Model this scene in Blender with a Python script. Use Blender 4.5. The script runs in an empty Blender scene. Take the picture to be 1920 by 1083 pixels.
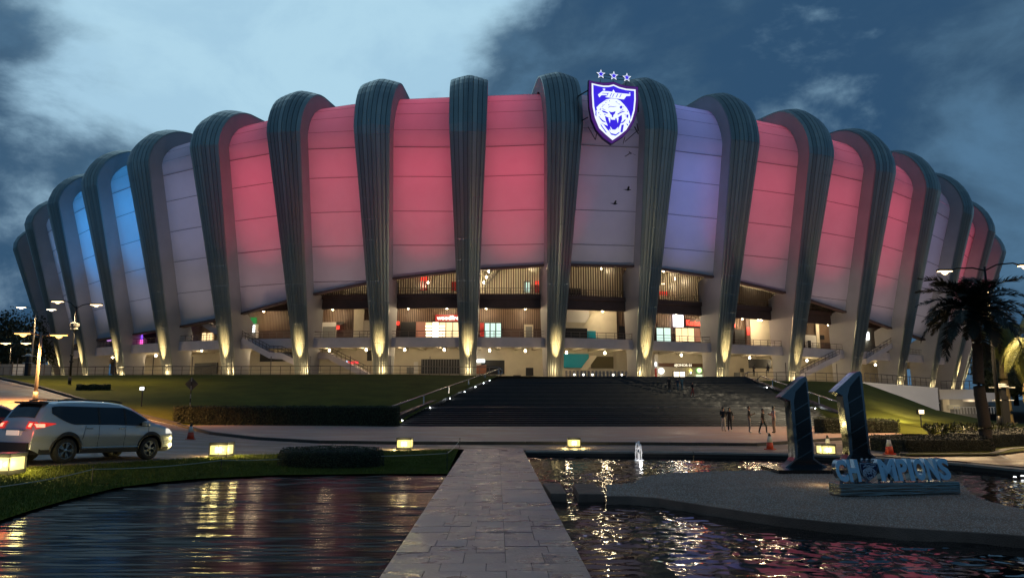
import bpy, bmesh, math, random
import numpy as np
from mathutils import Vector, Matrix
from mathutils.bvhtree import BVHTree
R = math.radians
rnd = random.Random(7)
sc = bpy.context.scene
C = sc.collection

# ------------------------------------------------------------------ camera
CAMZ, PITCH, F = 2.35, R(8.6), 1362.0
cd = bpy.data.cameras.new('camera'); cam = bpy.data.objects.new('camera', cd); C.objects.link(cam)
cd.sensor_width = 36; cd.lens = 36 * F / 1920; cd.clip_end = 6000; cd.clip_start = 0.1
cam.location = (0, 0, CAMZ); cam.rotation_euler = (math.pi / 2 + PITCH, 0, 0)
sc.camera = cam

# ------------------------------------------------------------------ view, engine
sc.view_settings.view_transform = 'Standard'; sc.view_settings.look = 'None'
sc.view_settings.exposure = 0.0; sc.view_settings.gamma = 1.0; sc.view_settings.use_curve_mapping = False
sc.render.engine = 'CYCLES'
cy = sc.cycles
cy.use_denoising = True; cy.max_bounces = 6; cy.diffuse_bounces = 3; cy.glossy_bounces = 3
cy.transmission_bounces = 4; cy.sample_clamp_indirect = 4; cy.sample_clamp_direct = 30; cy.use_light_tree = True
cy.caustics_reflective = False; cy.caustics_refractive = False; cy.blur_glossy = 0.3

# ------------------------------------------------------------------ dusk sky with clouds
SUN_EL, SUN_ROT = R(1.5), R(-35)
w = bpy.data.worlds.new('World'); sc.world = w; w.use_nodes = True
nt = w.node_tree; nt.nodes.clear()
def N(t, **k):
    n = nt.nodes.new(t)
    for a, b in k.items(): setattr(n, a, b)
    return n
def wmath(op, a, b=None, clamp=False):
    n = N('ShaderNodeMath', operation=op, use_clamp=clamp)
    for i, v in enumerate((a, b)):
        if v is None: continue
        if isinstance(v, (int, float)): n.inputs[i].default_value = v
        else: nt.links.new(v, n.inputs[i])
    return n.outputs[0]
def wmix(f, a, b):
    n = N('ShaderNodeMix', data_type='RGBA')
    if isinstance(f, (int, float)): n.inputs[0].default_value = f
    else: nt.links.new(f, n.inputs[0])
    for i, v in ((6, a), (7, b)):
        if isinstance(v, tuple): n.inputs[i].default_value = (*v, 1)
        else: nt.links.new(v, n.inputs[i])
    return n.outputs[2]
def wramp(v, a, b):
    n = N('ShaderNodeMapRange', interpolation_type='SMOOTHSTEP')
    nt.links.new(v, n.inputs[0]); n.inputs[1].default_value = a; n.inputs[2].default_value = b
    return n.outputs[0]
sky = N('ShaderNodeTexSky', sky_type='NISHITA', sun_disc=False, sun_elevation=SUN_EL, sun_rotation=SUN_ROT)
tc = N('ShaderNodeTexCoord'); gen = tc.outputs['Generated']
def wnoise(scale, sx, sy, sz, detail=8, rough=.55, dist=0.0, off=0.0):
    m = N('ShaderNodeMapping'); nt.links.new(gen, m.inputs[0]); m.inputs['Scale'].default_value = (sx, sy, sz)
    m.inputs['Location'].default_value = (off, off * .7, off * .3)
    n = N('ShaderNodeTexNoise'); nt.links.new(m.outputs[0], n.inputs['Vector'])
    n.inputs['Scale'].default_value = scale; n.inputs['Detail'].default_value = detail
    n.inputs['Roughness'].default_value = rough; n.inputs['Distortion'].default_value = dist
    return n.outputs[0]
def wdot(v):
    d = N('ShaderNodeVectorMath', operation='DOT_PRODUCT'); nt.links.new(gen, d.inputs[0])
    d.inputs[1].default_value = Vector(v).normalized(); return d.outputs['Value']
sep = N('ShaderNodeSeparateXYZ'); nt.links.new(gen, sep.inputs[0])
# thin high cloud lit by the afterglow in the upper left, heavy cloud to the right and low in the left
clear = wramp(wdot((-.25, .78, .585)), .925, .992)
n1 = wnoise(2.1, 1, 1, 1.9, 9, .56, .5, 3.1)
n2 = wnoise(5.2, 1, 1, 1.7, 10, .6, .3, 8.4)
n3 = wnoise(1.1, 1, .8, 1.5, 4, .5, .2, 1.7)
dv = wmath('ADD', wmath('MULTIPLY', wmath('SUBTRACT', n1, .5), 3.0), wmath('MULTIPLY', wmath('SUBTRACT', n2, .5), 1.9))
dv = wmath('ADD', dv, wmath('MULTIPLY', wmath('SUBTRACT', n3, .5), 2.2))
base_ = wmath('SUBTRACT', 1.41, wmath('ADD', wmath('MULTIPLY', clear, 1.42), wmath('MULTIPLY', wramp(wdot((-.31, .80, .53)), .6, .93), .26)))
mask = wramp(wmath('ADD', base_, dv), .05, .95)
skyc = N('ShaderNodeVectorMath', operation='SCALE'); nt.links.new(sky.outputs[0], skyc.inputs[0]); skyc.inputs['Scale'].default_value = .30
lum = wmix(.86, skyc.outputs[0], (4.3, 6.9, 8.8))
lum = wmix(wmath('MULTIPLY', wramp(n2, .4, .62), .35), lum, (5.4, 8.0, 9.2))
low = wramp(sep.outputs[2], -.02, .42)
dark = wmix(low, (.25, .76, 1.55), (.29, .80, 1.60))
gaps = wramp(wmath('ADD', wmath('MULTIPLY', wmath('SUBTRACT', n2, .5), 2.6), wmath('MULTIPLY', wmath('SUBTRACT', n1, .5), 2.2)), -.15, .85)
dark = wmix(wmath('MULTIPLY', wramp(wmath('ADD', n1, wmath('MULTIPLY', n2, .5)), .62, .86), .75), dark, (.62, 1.25, 1.95))
dark = wmix(wmath('MULTIPLY', gaps, .62), (dark), (1.05, 2.3, 3.8))
col = wmix(mask, lum, dark)
bg = N('ShaderNodeBackground'); nt.links.new(col, bg.inputs[0]); bg.inputs[1].default_value = .10
wo = N('ShaderNodeOutputWorld'); nt.links.new(bg.outputs[0], wo.inputs[0])

# ------------------------------------------------------------------ last light of the sun behind the clouds
sd = bpy.data.lights.new('sun', 'SUN'); so = bpy.data.objects.new('sun', sd); C.objects.link(so)
sd.energy = 0.02; sd.angle = R(20); sd.color = (1, .9, .8); so.rotation_euler = (R(88), 0, R(-35) + math.pi)

# ------------------------------------------------------------------ camera geometry used to measure the place
cp, sp = math.cos(PITCH), math.sin(PITCH)
def ray(px, py):
    u, v = (px - 960) / F, (541.5 - py) / F
    return Vector((u, cp - v * sp, sp + v * cp))
def atY(px, py, Y):
    d = ray(px, py); return Vector((0, 0, CAMZ)) + d * (Y / d.y)
def atZ(px, py, z):
    d = ray(px, py); return Vector((0, 0, CAMZ)) + d * ((z - CAMZ) / d.z)
def proj(p):
    x, y, z = p[0], p[1], p[2] - CAMZ
    D = y * cp + z * sp
    return 960 + F * x / D, 541.5 - F * (z * cp - y * sp) / D

# ------------------------------------------------------------------ materials
MATS = {}
def mat(name, col, rough=.6, metal=0., emit=None, es=0., var=0., vscale=3., bump=0., bscale=20., spec=None, coat=0., stretch=None, col2=None, rvar=0.):
    if name in MATS: return MATS[name]
    m = bpy.data.materials.new(name); m.use_nodes = True
    t = m.node_tree; b = t.nodes['Principled BSDF']
    b.inputs['Base Color'].default_value = (*col, 1); b.inputs['Roughness'].default_value = rough; b.inputs['Metallic'].default_value = metal
    if spec is not None: b.inputs['Specular IOR Level'].default_value = spec
    if coat: b.inputs['Coat Weight'].default_value = coat; b.inputs['Coat Roughness'].default_value = .05
    if emit: b.inputs['Emission Color'].default_value = (*emit, 1); b.inputs['Emission Strength'].default_value = es
    if var or bump or rvar:
        co = t.nodes.new('ShaderNodeTexCoord'); mp = t.nodes.new('ShaderNodeMapping'); t.links.new(co.outputs['Object'], mp.inputs[0])
        if stretch: mp.inputs['Scale'].default_value = stretch
    if var or rvar:
        n = t.nodes.new('ShaderNodeTexNoise'); n.inputs['Scale'].default_value = vscale; n.inputs['Detail'].default_value = 7; n.inputs['Roughness'].default_value = .62
        t.links.new(mp.outputs[0], n.inputs['Vector'])
        mr = t.nodes.new('ShaderNodeMapRange'); t.links.new(n.outputs[0], mr.inputs[0]); mr.inputs[1].default_value = .3; mr.inputs[2].default_value = .7
        if var:
            mx = t.nodes.new('ShaderNodeMix'); mx.data_type = 'RGBA'; t.links.new(mr.outputs[0], mx.inputs[0])
            c2 = col2 or tuple(min(1, c * (1 + var)) for c in col)
            mx.inputs[6].default_value = (*[c * (1 - var) for c in col], 1); mx.inputs[7].default_value = (*c2, 1)
            t.links.new(mx.outputs[2], b.inputs['Base Color'])
        if rvar:
            m2 = t.nodes.new('ShaderNodeMapRange'); t.links.new(n.outputs[0], m2.inputs[0]); m2.inputs[1].default_value = .35; m2.inputs[2].default_value = .65
            m2.inputs[3].default_value = max(.03, rough - rvar); m2.inputs[4].default_value = min(1, rough + rvar)
            t.links.new(m2.outputs[0], b.inputs['Roughness'])
    if bump:
        n = t.nodes.new('ShaderNodeTexNoise'); n.inputs['Scale'].default_value = bscale; n.inputs['Detail'].default_value = 6
        t.links.new(mp.outputs[0], n.inputs['Vector'])
        bp = t.nodes.new('ShaderNodeBump'); bp.inputs['Strength'].default_value = bump; bp.inputs['Distance'].default_value = .05
        t.links.new(n.outputs[0], bp.inputs['Height']); t.links.new(bp.outputs[0], b.inputs['Normal'])
    MATS[name] = m; return m
def glow(name, col, s):
    return mat(name, (.02, .02, .02), .5, emit=col, es=s)

M_clads = [mat('clad_metal', (.33, .36, .335), .34, .8, var=.07, vscale=.15), mat('clad_metal_dull', (.27, .30, .285), .38, .8, var=.07, vscale=.15), mat('clad_metal_pale', (.40, .42, .385), .32, .8, var=.07, vscale=.15)]
M_white = mat('white_render', (.66, .64, .64), .75, var=.06, vscale=.5)
M_memb = mat('membrane_white', (.74, .72, .73), .62, var=.07, vscale=.22, bump=.5, bscale=.5)
_t = M_memb.node_tree; _p = _t.nodes['Principled BSDF']; _tr = _t.nodes.new('ShaderNodeBsdfTranslucent'); _tr.inputs[0].default_value = (.8, .78, .78, 1)
_mx = _t.nodes.new('ShaderNodeMixShader'); _mx.inputs[0].default_value = .35; _t.links.new(_p.outputs[0], _mx.inputs[1]); _t.links.new(_tr.outputs[0], _mx.inputs[2])
_t.links.new(_mx.outputs[0], _t.nodes['Material Output'].inputs[0])
M_dark = mat('dark_backing', (.03, .03, .032), .8)
M_slab = mat('slab_paint', (.55, .5, .52), .7, var=.08, vscale=.8)
M_cream = mat('cream_wall', (.62, .56, .44), .75, var=.07, vscale=.6)
M_brown = mat('brown_cladding', (.085, .05, .042), .6, var=.15, vscale=1.)
M_web = mat('rib_side_grey', (.40, .385, .385), .7, var=.08, vscale=.3)
M_slat = mat('slat_brown', (.26, .18, .13), .5)
M_black = mat('black_paint', (.012, .012, .014), .5)
M_steel = mat('rail_steel', (.16, .14, .13), .45, .7)
M_grey = mat('grey_paint', (.2, .2, .2), .6)
M_teal = mat('teal_paint', (.0, .33, .48), .5)
M_bulb = glow('bulb_warm', (1, .82, .52), 30)
M_bulbw = glow('bulb_white', (1, .93, .8), 26)

# ------------------------------------------------------------------ mesh helpers
class MB:
    def __init__(s): s.v = []; s.f = []
    def add(s, vs, fs):
        o = len(s.v); s.v.extend([tuple(v) for v in vs]); s.f.extend([tuple(i + o for i in f) for f in fs]); return s
    def box(s, c, d, rz=0., rx=0., ry=0.):
        m = Matrix.Rotation(rz, 3, 'Z') @ Matrix.Rotation(ry, 3, 'Y') @ Matrix.Rotation(rx, 3, 'X'); c = Vector(c)
        vs = [c + m @ Vector((x * d[0] / 2, y * d[1] / 2, z * d[2] / 2)) for z in (-1, 1) for y in (-1, 1) for x in (-1, 1)]
        return s.add(vs, [(0, 2, 3, 1), (4, 5, 7, 6), (0, 1, 5, 4), (2, 6, 7, 3), (0, 4, 6, 2), (1, 3, 7, 5)])
    def hexa(s, p):   # 8 corners: bottom 4 ccw then top 4
        return s.add(p, [(3, 2, 1, 0), (4, 5, 6, 7), (0, 1, 5, 4), (1, 2, 6, 5), (2, 3, 7, 6), (3, 0, 4, 7)])
    def prism(s, poly, off):
        n = len(poly); off = Vector(off); P = [Vector(p) for p in poly]
        s.add(P + [p + off for p in P], [tuple(range(n))[::-1], tuple(range(n, 2 * n))] + [(i, (i + 1) % n, n + (i + 1) % n, n + i) for i in range(n)]); return s
    def tube(s, path, r, n=8, cap=True):
        path = [Vector(p) for p in path]; rs = r if isinstance(r, (list, tuple)) else [r] * len(path)
        rings = []; up = Vector((0, 0, 1))
        for i, p in enumerate(path):
            t = (path[min(i + 1, len(path) - 1)] - path[max(i - 1, 0)]).normalized()
            a = t.cross(up)
            if a.length < 1e-3: a = t.cross(Vector((1, 0, 0)))
            a.normalize(); b = a.cross(t).normalized()
            rings.append([p + (a * math.cos(2 * math.pi * k / n) + b * math.sin(2 * math.pi * k / n)) * rs[i] for k in range(n)])
        vs = [v for g in rings for v in g]; fs = []
        for i in range(len(rings) - 1):
            for k in range(n): fs.append((i * n + k, i * n + (k + 1) % n, (i + 1) * n + (k + 1) % n, (i + 1) * n + k))
        if cap: fs += [tuple(range(n))[::-1], tuple(range((len(rings) - 1) * n, len(rings) * n))]
        return s.add(vs, fs)
    def lathe(s, prof, c=(0, 0, 0), n=16, cap=True):
        c = Vector(c); vs = []; fs = []
        for r, z in prof: vs += [c + Vector((r * math.cos(2 * math.pi * k / n), r * math.sin(2 * math.pi * k / n), z)) for k in range(n)]
        for i in range(len(prof) - 1):
            for k in range(n): fs.append((i * n + k, i * n + (k + 1) % n, (i + 1) * n + (k + 1) % n, (i + 1) * n + k))
        if cap: fs += [tuple(range(n))[::-1], tuple(range((len(prof) - 1) * n, len(prof) * n))]
        return s.add(vs, fs)
    def grid(s, rows):
        m = len(rows[0]); vs = [v for r_ in rows for v in r_]; fs = []
        for i in range(len(rows) - 1):
            for j in range(m - 1): fs.append((i * m + j, i * m + j + 1, (i + 1) * m + j + 1, (i + 1) * m + j))
        return s.add(vs, fs)
    def build(s, name, m, parent=None, smooth=False, loc=None):
        me = bpy.data.meshes.new(name); me.from_pydata(s.v, [], s.f); me.validate(); me.update()
        if m: 
            for x in (m if isinstance(m, (list, tuple)) else [m]): me.materials.append(x)
        if smooth: me.shade_smooth()
        o = bpy.data.objects.new(name, me); C.objects.link(o)
        if parent: o.parent = parent
        if loc is not None: o.location = loc
        return o
def recalc(o):
    bm = bmesh.new(); bm.from_mesh(o.data); bmesh.ops.recalc_face_normals(bm, faces=bm.faces); bm.to_mesh(o.data); bm.free(); return o
def bevel(o, wd=.02, seg=2):
    m = o.modifiers.new('bevel', 'BEVEL'); m.width = wd; m.segments = seg; m.limit_method = 'ANGLE'; m.angle_limit = R(35); return o
def empty(name, loc=(0, 0, 0), rz=0.):
    o = bpy.data.objects.new(name, None); C.objects.link(o); o.location = loc; o.rotation_euler = (0, 0, rz); return o
def tag(o, label=None, cat=None, group=None, kind=None):
    if label: o['label'] = label
    if cat: o['category'] = cat
    if group: o['group'] = group
    if kind: o['kind'] = kind
    return o
def copy_tree(o, parent=None):
    c = o.copy(); C.objects.link(c); c.parent = parent
    for ch in list(o.children): copy_tree(ch, c)
    return c
def point(name, loc, e, col, r=.1, spot=None, aim=None, blend=.5, parent=None):
    l = bpy.data.lights.new(name, 'SPOT' if spot else 'POINT'); l.energy = e; l.color = col; l.shadow_soft_size = r
    if spot: l.spot_size = R(spot); l.spot_blend = blend
    o = bpy.data.objects.new(name, l); C.objects.link(o); o.location = loc
    if aim is not None: o.rotation_euler = (Vector(aim) - Vector(loc)).to_track_quat('-Z', 'Y').to_euler()
    if parent: o.parent = parent
    return o
def text_mesh(name, s, h, m, parent=None, xs=1., ext=.02, off=0., mtx=None, align='LEFT', shear=0.):
    cu = bpy.data.curves.new('text', 'FONT'); cu.body = s; cu.size = 1; cu.extrude = ext / h; cu.offset = off; cu.align_x = align; cu.resolution_u = 3; cu.shear = shear
    t = bpy.data.objects.new('text', cu); C.objects.link(t)
    dg = bpy.context.evaluated_depsgraph_get(); me = bpy.data.meshes.new_from_object(t.evaluated_get(dg))
    bpy.data.objects.remove(t); bpy.data.curves.remove(cu)
    me.name = name
    k = h / .70
    me.transform(Matrix.Diagonal((k * xs, k, h, 1)))
    me.transform(Matrix.Rotation(math.pi / 2, 4, 'X'))     # stands upright in XZ, faces -Y
    if mtx is not None: me.transform(mtx)
    me.materials.clear(); me.materials.append(m)
    o = bpy.data.objects.new(name, me); C.objects.link(o)
    if parent: o.parent = parent
    return o
def tz(X):   # height of the terrace the stadium stands on
    return 5.5 - 1.7 * min(1, max(0, (X - 15) / 62))
def dz(X):   # storeys follow the falling ground a little
    return -.9 * min(1, max(0, (X - 10) / 60))
# ================================================================== STADIUM
stadium = empty('stadium', (5, 126, 5.2))
tag(stadium, 'huge oval football stadium with dark metal ribs and white panels lit pink, red and blue', 'stadium')
def SB(mb, name, m, parent=None, smooth=False):     # build in world coordinates under a stadium part
    p = parent or stadium
    base = stadium.location
    mb.v = [(v[0] - base.x, v[1] - base.y, v[2] - base.z) for v in mb.v]
    return mb.build(name, m, p, smooth)
LB = [(-7.6,126),(-22.7,126.3),(-36.8,128),(-50.9,131.3),(-64.6,137),(-77.6,145.2),(-89.8,154.3),(-100.6,164.3),(-109.7,175.8),(-116.7,189),(-121.7,203)]
RB = [(7.4,127),(23.4,130.2),(38.8,135.2),(54.2,141),(69,147.6),(82.5,155.8),(94.6,165),(105.3,175.2),(114.3,186.7),(121.3,200),(126,214)]
LH = [44.3,44.6,44.6,43.6,42.7,41.5,39.8,38,35.5,33,30]; RH = [45.2,46.0,45.9,45.6,44.8,43.3,41.2,39,36.3,33,30]
LA = [55.5,55,53.8,51.9,50.5,49.4,47.4,44.8,41.3,38,35]; RA = [56.4,57.3,57,56,54.6,52.9,50.8,47.8,43.8,40,37]
LZ = [22.3,20.7,18.1,15.1,13.5,12.8,12.5,12,11.5,11,11]; RZ = [23.4,23.7,22.4,20.2,17.2,14.8,13.2,12,11.2,11,11]
BP = [Vector((*p, 0)) for p in LB[::-1] + RB]; HS = LH[::-1] + RH; HA = LA[::-1] + RA; ZB = LZ[::-1] + RZ
HS = [h + CAMZ for h in HS]; HA = [h + CAMZ for h in HA]; ZB = [h + CAMZ for h in ZB]
NR = len(BP)
TN = []
for i in range(NR):
    t = (BP[min(i + 1, NR - 1)] - BP[max(i - 1, 0)]).normalized(); TN.append(Vector((t.y, -t.x, 0)))   # outward, towards the camera
def li(arr, u):
    i = max(0, min(NR - 2, int(math.floor(u)))); f = u - i; return arr[i] * (1 - f) + arr[i + 1] * f
def ring(u, r, z): p = li(BP, u) + li(TN, u) * r; return Vector((p.x, p.y, z))
_ll = [11.5,11.3,11.5,10.6,10.2,10.2,10.2,10.4,11.2,11.2,11.2]; _rl = [11.8,10.9,11,11.5,11.4,11.2,11.5,11.8,12.5,12.5,12.5]
LEANS = _ll[::-1] + _rl; LEAN = 11.5
M_fin = mat('fin_brown', (.10, .065, .05), .5)
HA = [h + (1.7 if 9 <= k <= 12 else 1.2) for k, h in enumerate(HA)]
def profile(i, off=0., offz=0., n_roof=6):
    """outer line of rib i: list of (r, z); off moves it inward"""
    z0 = tz(BP[i].x) - .4; zs = HS[i]; P = []; LEAN = LEANS[i]
    for k in range(15):
        f = k / 14; P.append((LEAN * f ** 1.06 - off, z0 + (zs - z0) * f))
    a, b = 9.8, HA[i] - zs - offz
    for k in range(1, 13):
        t = R(90) * k / 12; P.append((LEAN - a + a * math.cos(t) - off, zs + b * math.sin(t)))
    for k in range(1, n_roof + 1): P.append((LEAN - a - off - k * 4.5, zs + b + .30 * k - .07 * k * k))
    return P
def prof_at(P, s):   # point and normal by arc length
    L = 0
    for a, b in zip(P[:-1], P[1:]):
        d = math.hypot(b[0] - a[0], b[1] - a[1])
        if L + d >= s or b is P[-1]:
            f = min(1, (s - L) / d); t = ((b[0] - a[0]) / d, (b[1] - a[1]) / d)
            return (a[0] + (b[0] - a[0]) * f, a[1] + (b[1] - a[1]) * f), (t[1], -t[0])
        L += d
def plen(P): return sum(math.hypot(b[0] - a[0], b[1] - a[1]) for a, b in zip(P[:-1], P[1:]))
def ribw(i, z, r):
    z0 = tz(BP[i].x); f = max(0, min(1.25, (z - z0) / (HS[i] - z0)))
    wd = 2.75 + 3.5 * f ** 1.15 if f < 1 else 6.25 + .3 * min(1, (f - 1) * 5)
    if r < 2: wd -= .06 * (2 - r)
    return max(4.2, wd) if f > .5 else wd
NSTR = 8
for i in range(NR):
    P = profile(i); L = plen(P); B = BP[i]; n = TN[i]; tg = Vector((-n.y, n.x, 0))
    rib = SB(MB(), 'rib', None) if False else None
    # white side walls of the rib (web), lofted
    mb = MB(); rows = []
    zb = ZB[i]
    S = [L * k / 44 for k in range(45)]
    for s in S:
        (r, z), nn = prof_at(P, s); wv = ribw(i, z, r) * .985; 
        ro, zo = r - nn[0] * wv * .145, z - nn[1] * wv * .145
        if z < HS[i] and r > 0 or s < L * .3:
            ri = r - 3.6 if z > zb + 1 else -3.8 + (r - 3.6 + 3.8) * max(0, (z - zb) + .0) / 1.0 if z > zb else -3.8
            if z > zb + 1: ri = r - 3.6
            elif z > zb: ri = -3.8 + (z - zb) * (r - 3.6 + 3.8)
            else: ri = -3.8
            zi = z
        else:
            ri, zi = r - nn[0] * 3.6, z - nn[1] * 3.6
            if zi < HS[i] - 2: zi = HS[i] - 2
        q = lambda rr, zz, sg: B + n * rr + tg * (sg * wv / 2) + Vector((0, 0, zz))
        rows.append([q(ri, zi, -1), q(ro, zo, -1), q(ro, zo, 1), q(ri, zi, 1)])
    mb.grid(rows)
    rib = SB(mb, 'rib', M_web)
    # standing-seam strips of metal that wrap the front of the rib
    rowstep = 3.4; nrow = int(L / rowstep)
    samples = []
    for k in range(nrow):
        a = L * k / nrow; b = L * (k + 1) / nrow
        samples += [(a, 1), (a + .10, 0), ((a + b) / 2, 0), (b - .10, 0)]
    samples.append((L, 1))
    for j in range(NSTR):
        s0, s1 = -1 + 2 * j / NSTR, -1 + 2 * (j + 1) / NSTR; g = .013
        rows = []
        for s, inset in samples:
            (r, z), nn = prof_at(P, s); wv = ribw(i, z, r)
            row = []
            for sv, dp in ((s0 + g, .25), (s0 + g, 0), ((s0 + s1) / 2, -.03), (s1 - g, 0), (s1 - g, .25)):
                back = wv * .13 * abs(sv) ** 1.35 + dp + .03 * inset
                row.append(B + n * (r - nn[0] * back) + tg * (-sv * wv / 2) + Vector((0, 0, z - nn[1] * back)))
            rows.append(row)
        SB(MB().grid(rows), 'cladding_strip', rnd.choice(M_clads), rib)
    # dark core behind the joints
    rows = []
    for s in [L * k / 40 for k in range(41)]:
        (r, z), nn = prof_at(P, s); wv = ribw(i, z, r); row = []
        for sv in (-.97, -.5, 0, .5, .97):
            back = wv * .13 * abs(sv) ** 1.35 + .2
            row.append(B + n * (r - nn[0] * back) + tg * (-sv * wv / 2) + Vector((0, 0, z - nn[1] * back)))
        rows.append(row)
    SB(MB().grid(rows), 'seam_core', M_dark, rib)

# ------------------------------------------------------------------ membrane bays
MO = 3.4
M_seam = mat('seam_grey', (.26, .24, .25), .6)
for i in range(NR - 1):
    Pa, Pb = profile(i, MO, 2.7), profile(i + 1, MO, 2.7)
    La, Lb_ = profile(i, MO + 3, 5.5), profile(i + 1, MO + 3, 5.5)
    nc = 6
    def pt(k, j):       # k: index along profile (float 0..), j: 0..1 across
        k0 = min(len(Pa) - 2, int(k)); f = k - k0
        ra = Pa[k0][0] * (1 - f) + Pa[k0 + 1][0] * f; za = Pa[k0][1] * (1 - f) + Pa[k0 + 1][1] * f
        rb = Pb[k0][0] * (1 - f) + Pb[k0 + 1][0] * f; zb_ = Pb[k0][1] * (1 - f) + Pb[k0 + 1][1] * f
        A = BP[i] + TN[i] * ra + Vector((0, 0, za)); Bq = BP[i + 1] + TN[i + 1] * rb + Vector((0, 0, zb_))
        return A.lerp(Bq, j)
    def kz(z, j):       # profile index where the sheet passes height z (straight part)
        za0 = Pa[0][1] * (1 - j) + Pb[0][1] * j; zs = Pa[14][1] * (1 - j) + Pb[14][1] * j
        return 14 * (z - za0) / (zs - za0)
    bottoms = [max(0, kz(ZB[i] * (1 - j / nc) + ZB[i + 1] * (j / nc), j / nc)) for j in range(nc + 1)]
    bounds = [0, 5.9, 7.9, 9.8, 11.7, 13.3, 14.6, 17.2, 19.6, 22, 24.3, 26, 28, 30, len(Pa) - 1.001]
    def lp(k, j):
        k0 = min(len(La) - 2, int(k)); f = k - k0
        ra = La[k0][0] * (1 - f) + La[k0 + 1][0] * f; za = La[k0][1] * (1 - f) + La[k0 + 1][1] * f
        rb = Lb_[k0][0] * (1 - f) + Lb_[k0 + 1][0] * f; zb_ = Lb_[k0][1] * (1 - f) + Lb_[k0 + 1][1] * f
        return (BP[i] + TN[i] * ra + Vector((0, 0, za))).lerp(BP[i + 1] + TN[i + 1] * rb + Vector((0, 0, zb_)), j)
    lin = [[pt(bottoms[j], j / nc) - li(TN, i + .5) * .1 for j in range(nc + 1)], [lp(bottoms[j] + .3, j / nc) for j in range(nc + 1)]] + [[lp(max(b, bottoms[j] + .3), j / nc) for j in range(nc + 1)] for b in range(7, len(Pa) - 1)]
    bay = SB(MB().grid(lin), 'facade_bay', M_dark)  # added backing sheet behind the panels, keeps light from leaking through joints
    for a, b in zip(bounds[:-1], bounds[1:]):
        if b < min(bottoms) + .05: continue
        rows = []; m = 5
        gap = .014
        for q in range(m):
            kk = a + (b - a) * q / (m - 1)
            kk = max(kk, a + gap) if q == 0 else (b - gap if q == m - 1 else kk)
            rows.append([pt(max(kk, bottoms[j]), (j / nc) * .992 + .004) for j in range(nc + 1)])
        SB(MB().grid(rows), 'panel', M_memb, bay, smooth=True)
        if a > 0 and a > min(bottoms):
            js = [j for j in range(nc + 1) if a > bottoms[j] + .05]
            if len(js) > 1:
                A0 = [pt(a, j / nc) + li(TN, i + .5) * .05 for j in js]; hw = .02 if a != 13.3 else .075
                mb = MB()
                for p, q in zip(A0[:-1], A0[1:]): mb.tube([p, q], hw, 4, cap=False)
                SB(mb, 'seam', M_seam, bay)
    # dark edge beam along the bottom of the sheet
    P0, P1 = pt(bottoms[0], 0), pt(bottoms[-1], 1)
    d = TN[i] * .35
    SB(MB().hexa([P0 + d - Vector((0, 0, .35)), P1 + d - Vector((0, 0, .35)), P1 - d * 2 - Vector((0, 0, .35)), P0 - d * 2 - Vector((0, 0, .35)), P0 + d, P1 + d, P1 - d * 2, P0 - d * 2]), 'edge_beam', M_brown, bay)

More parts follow.
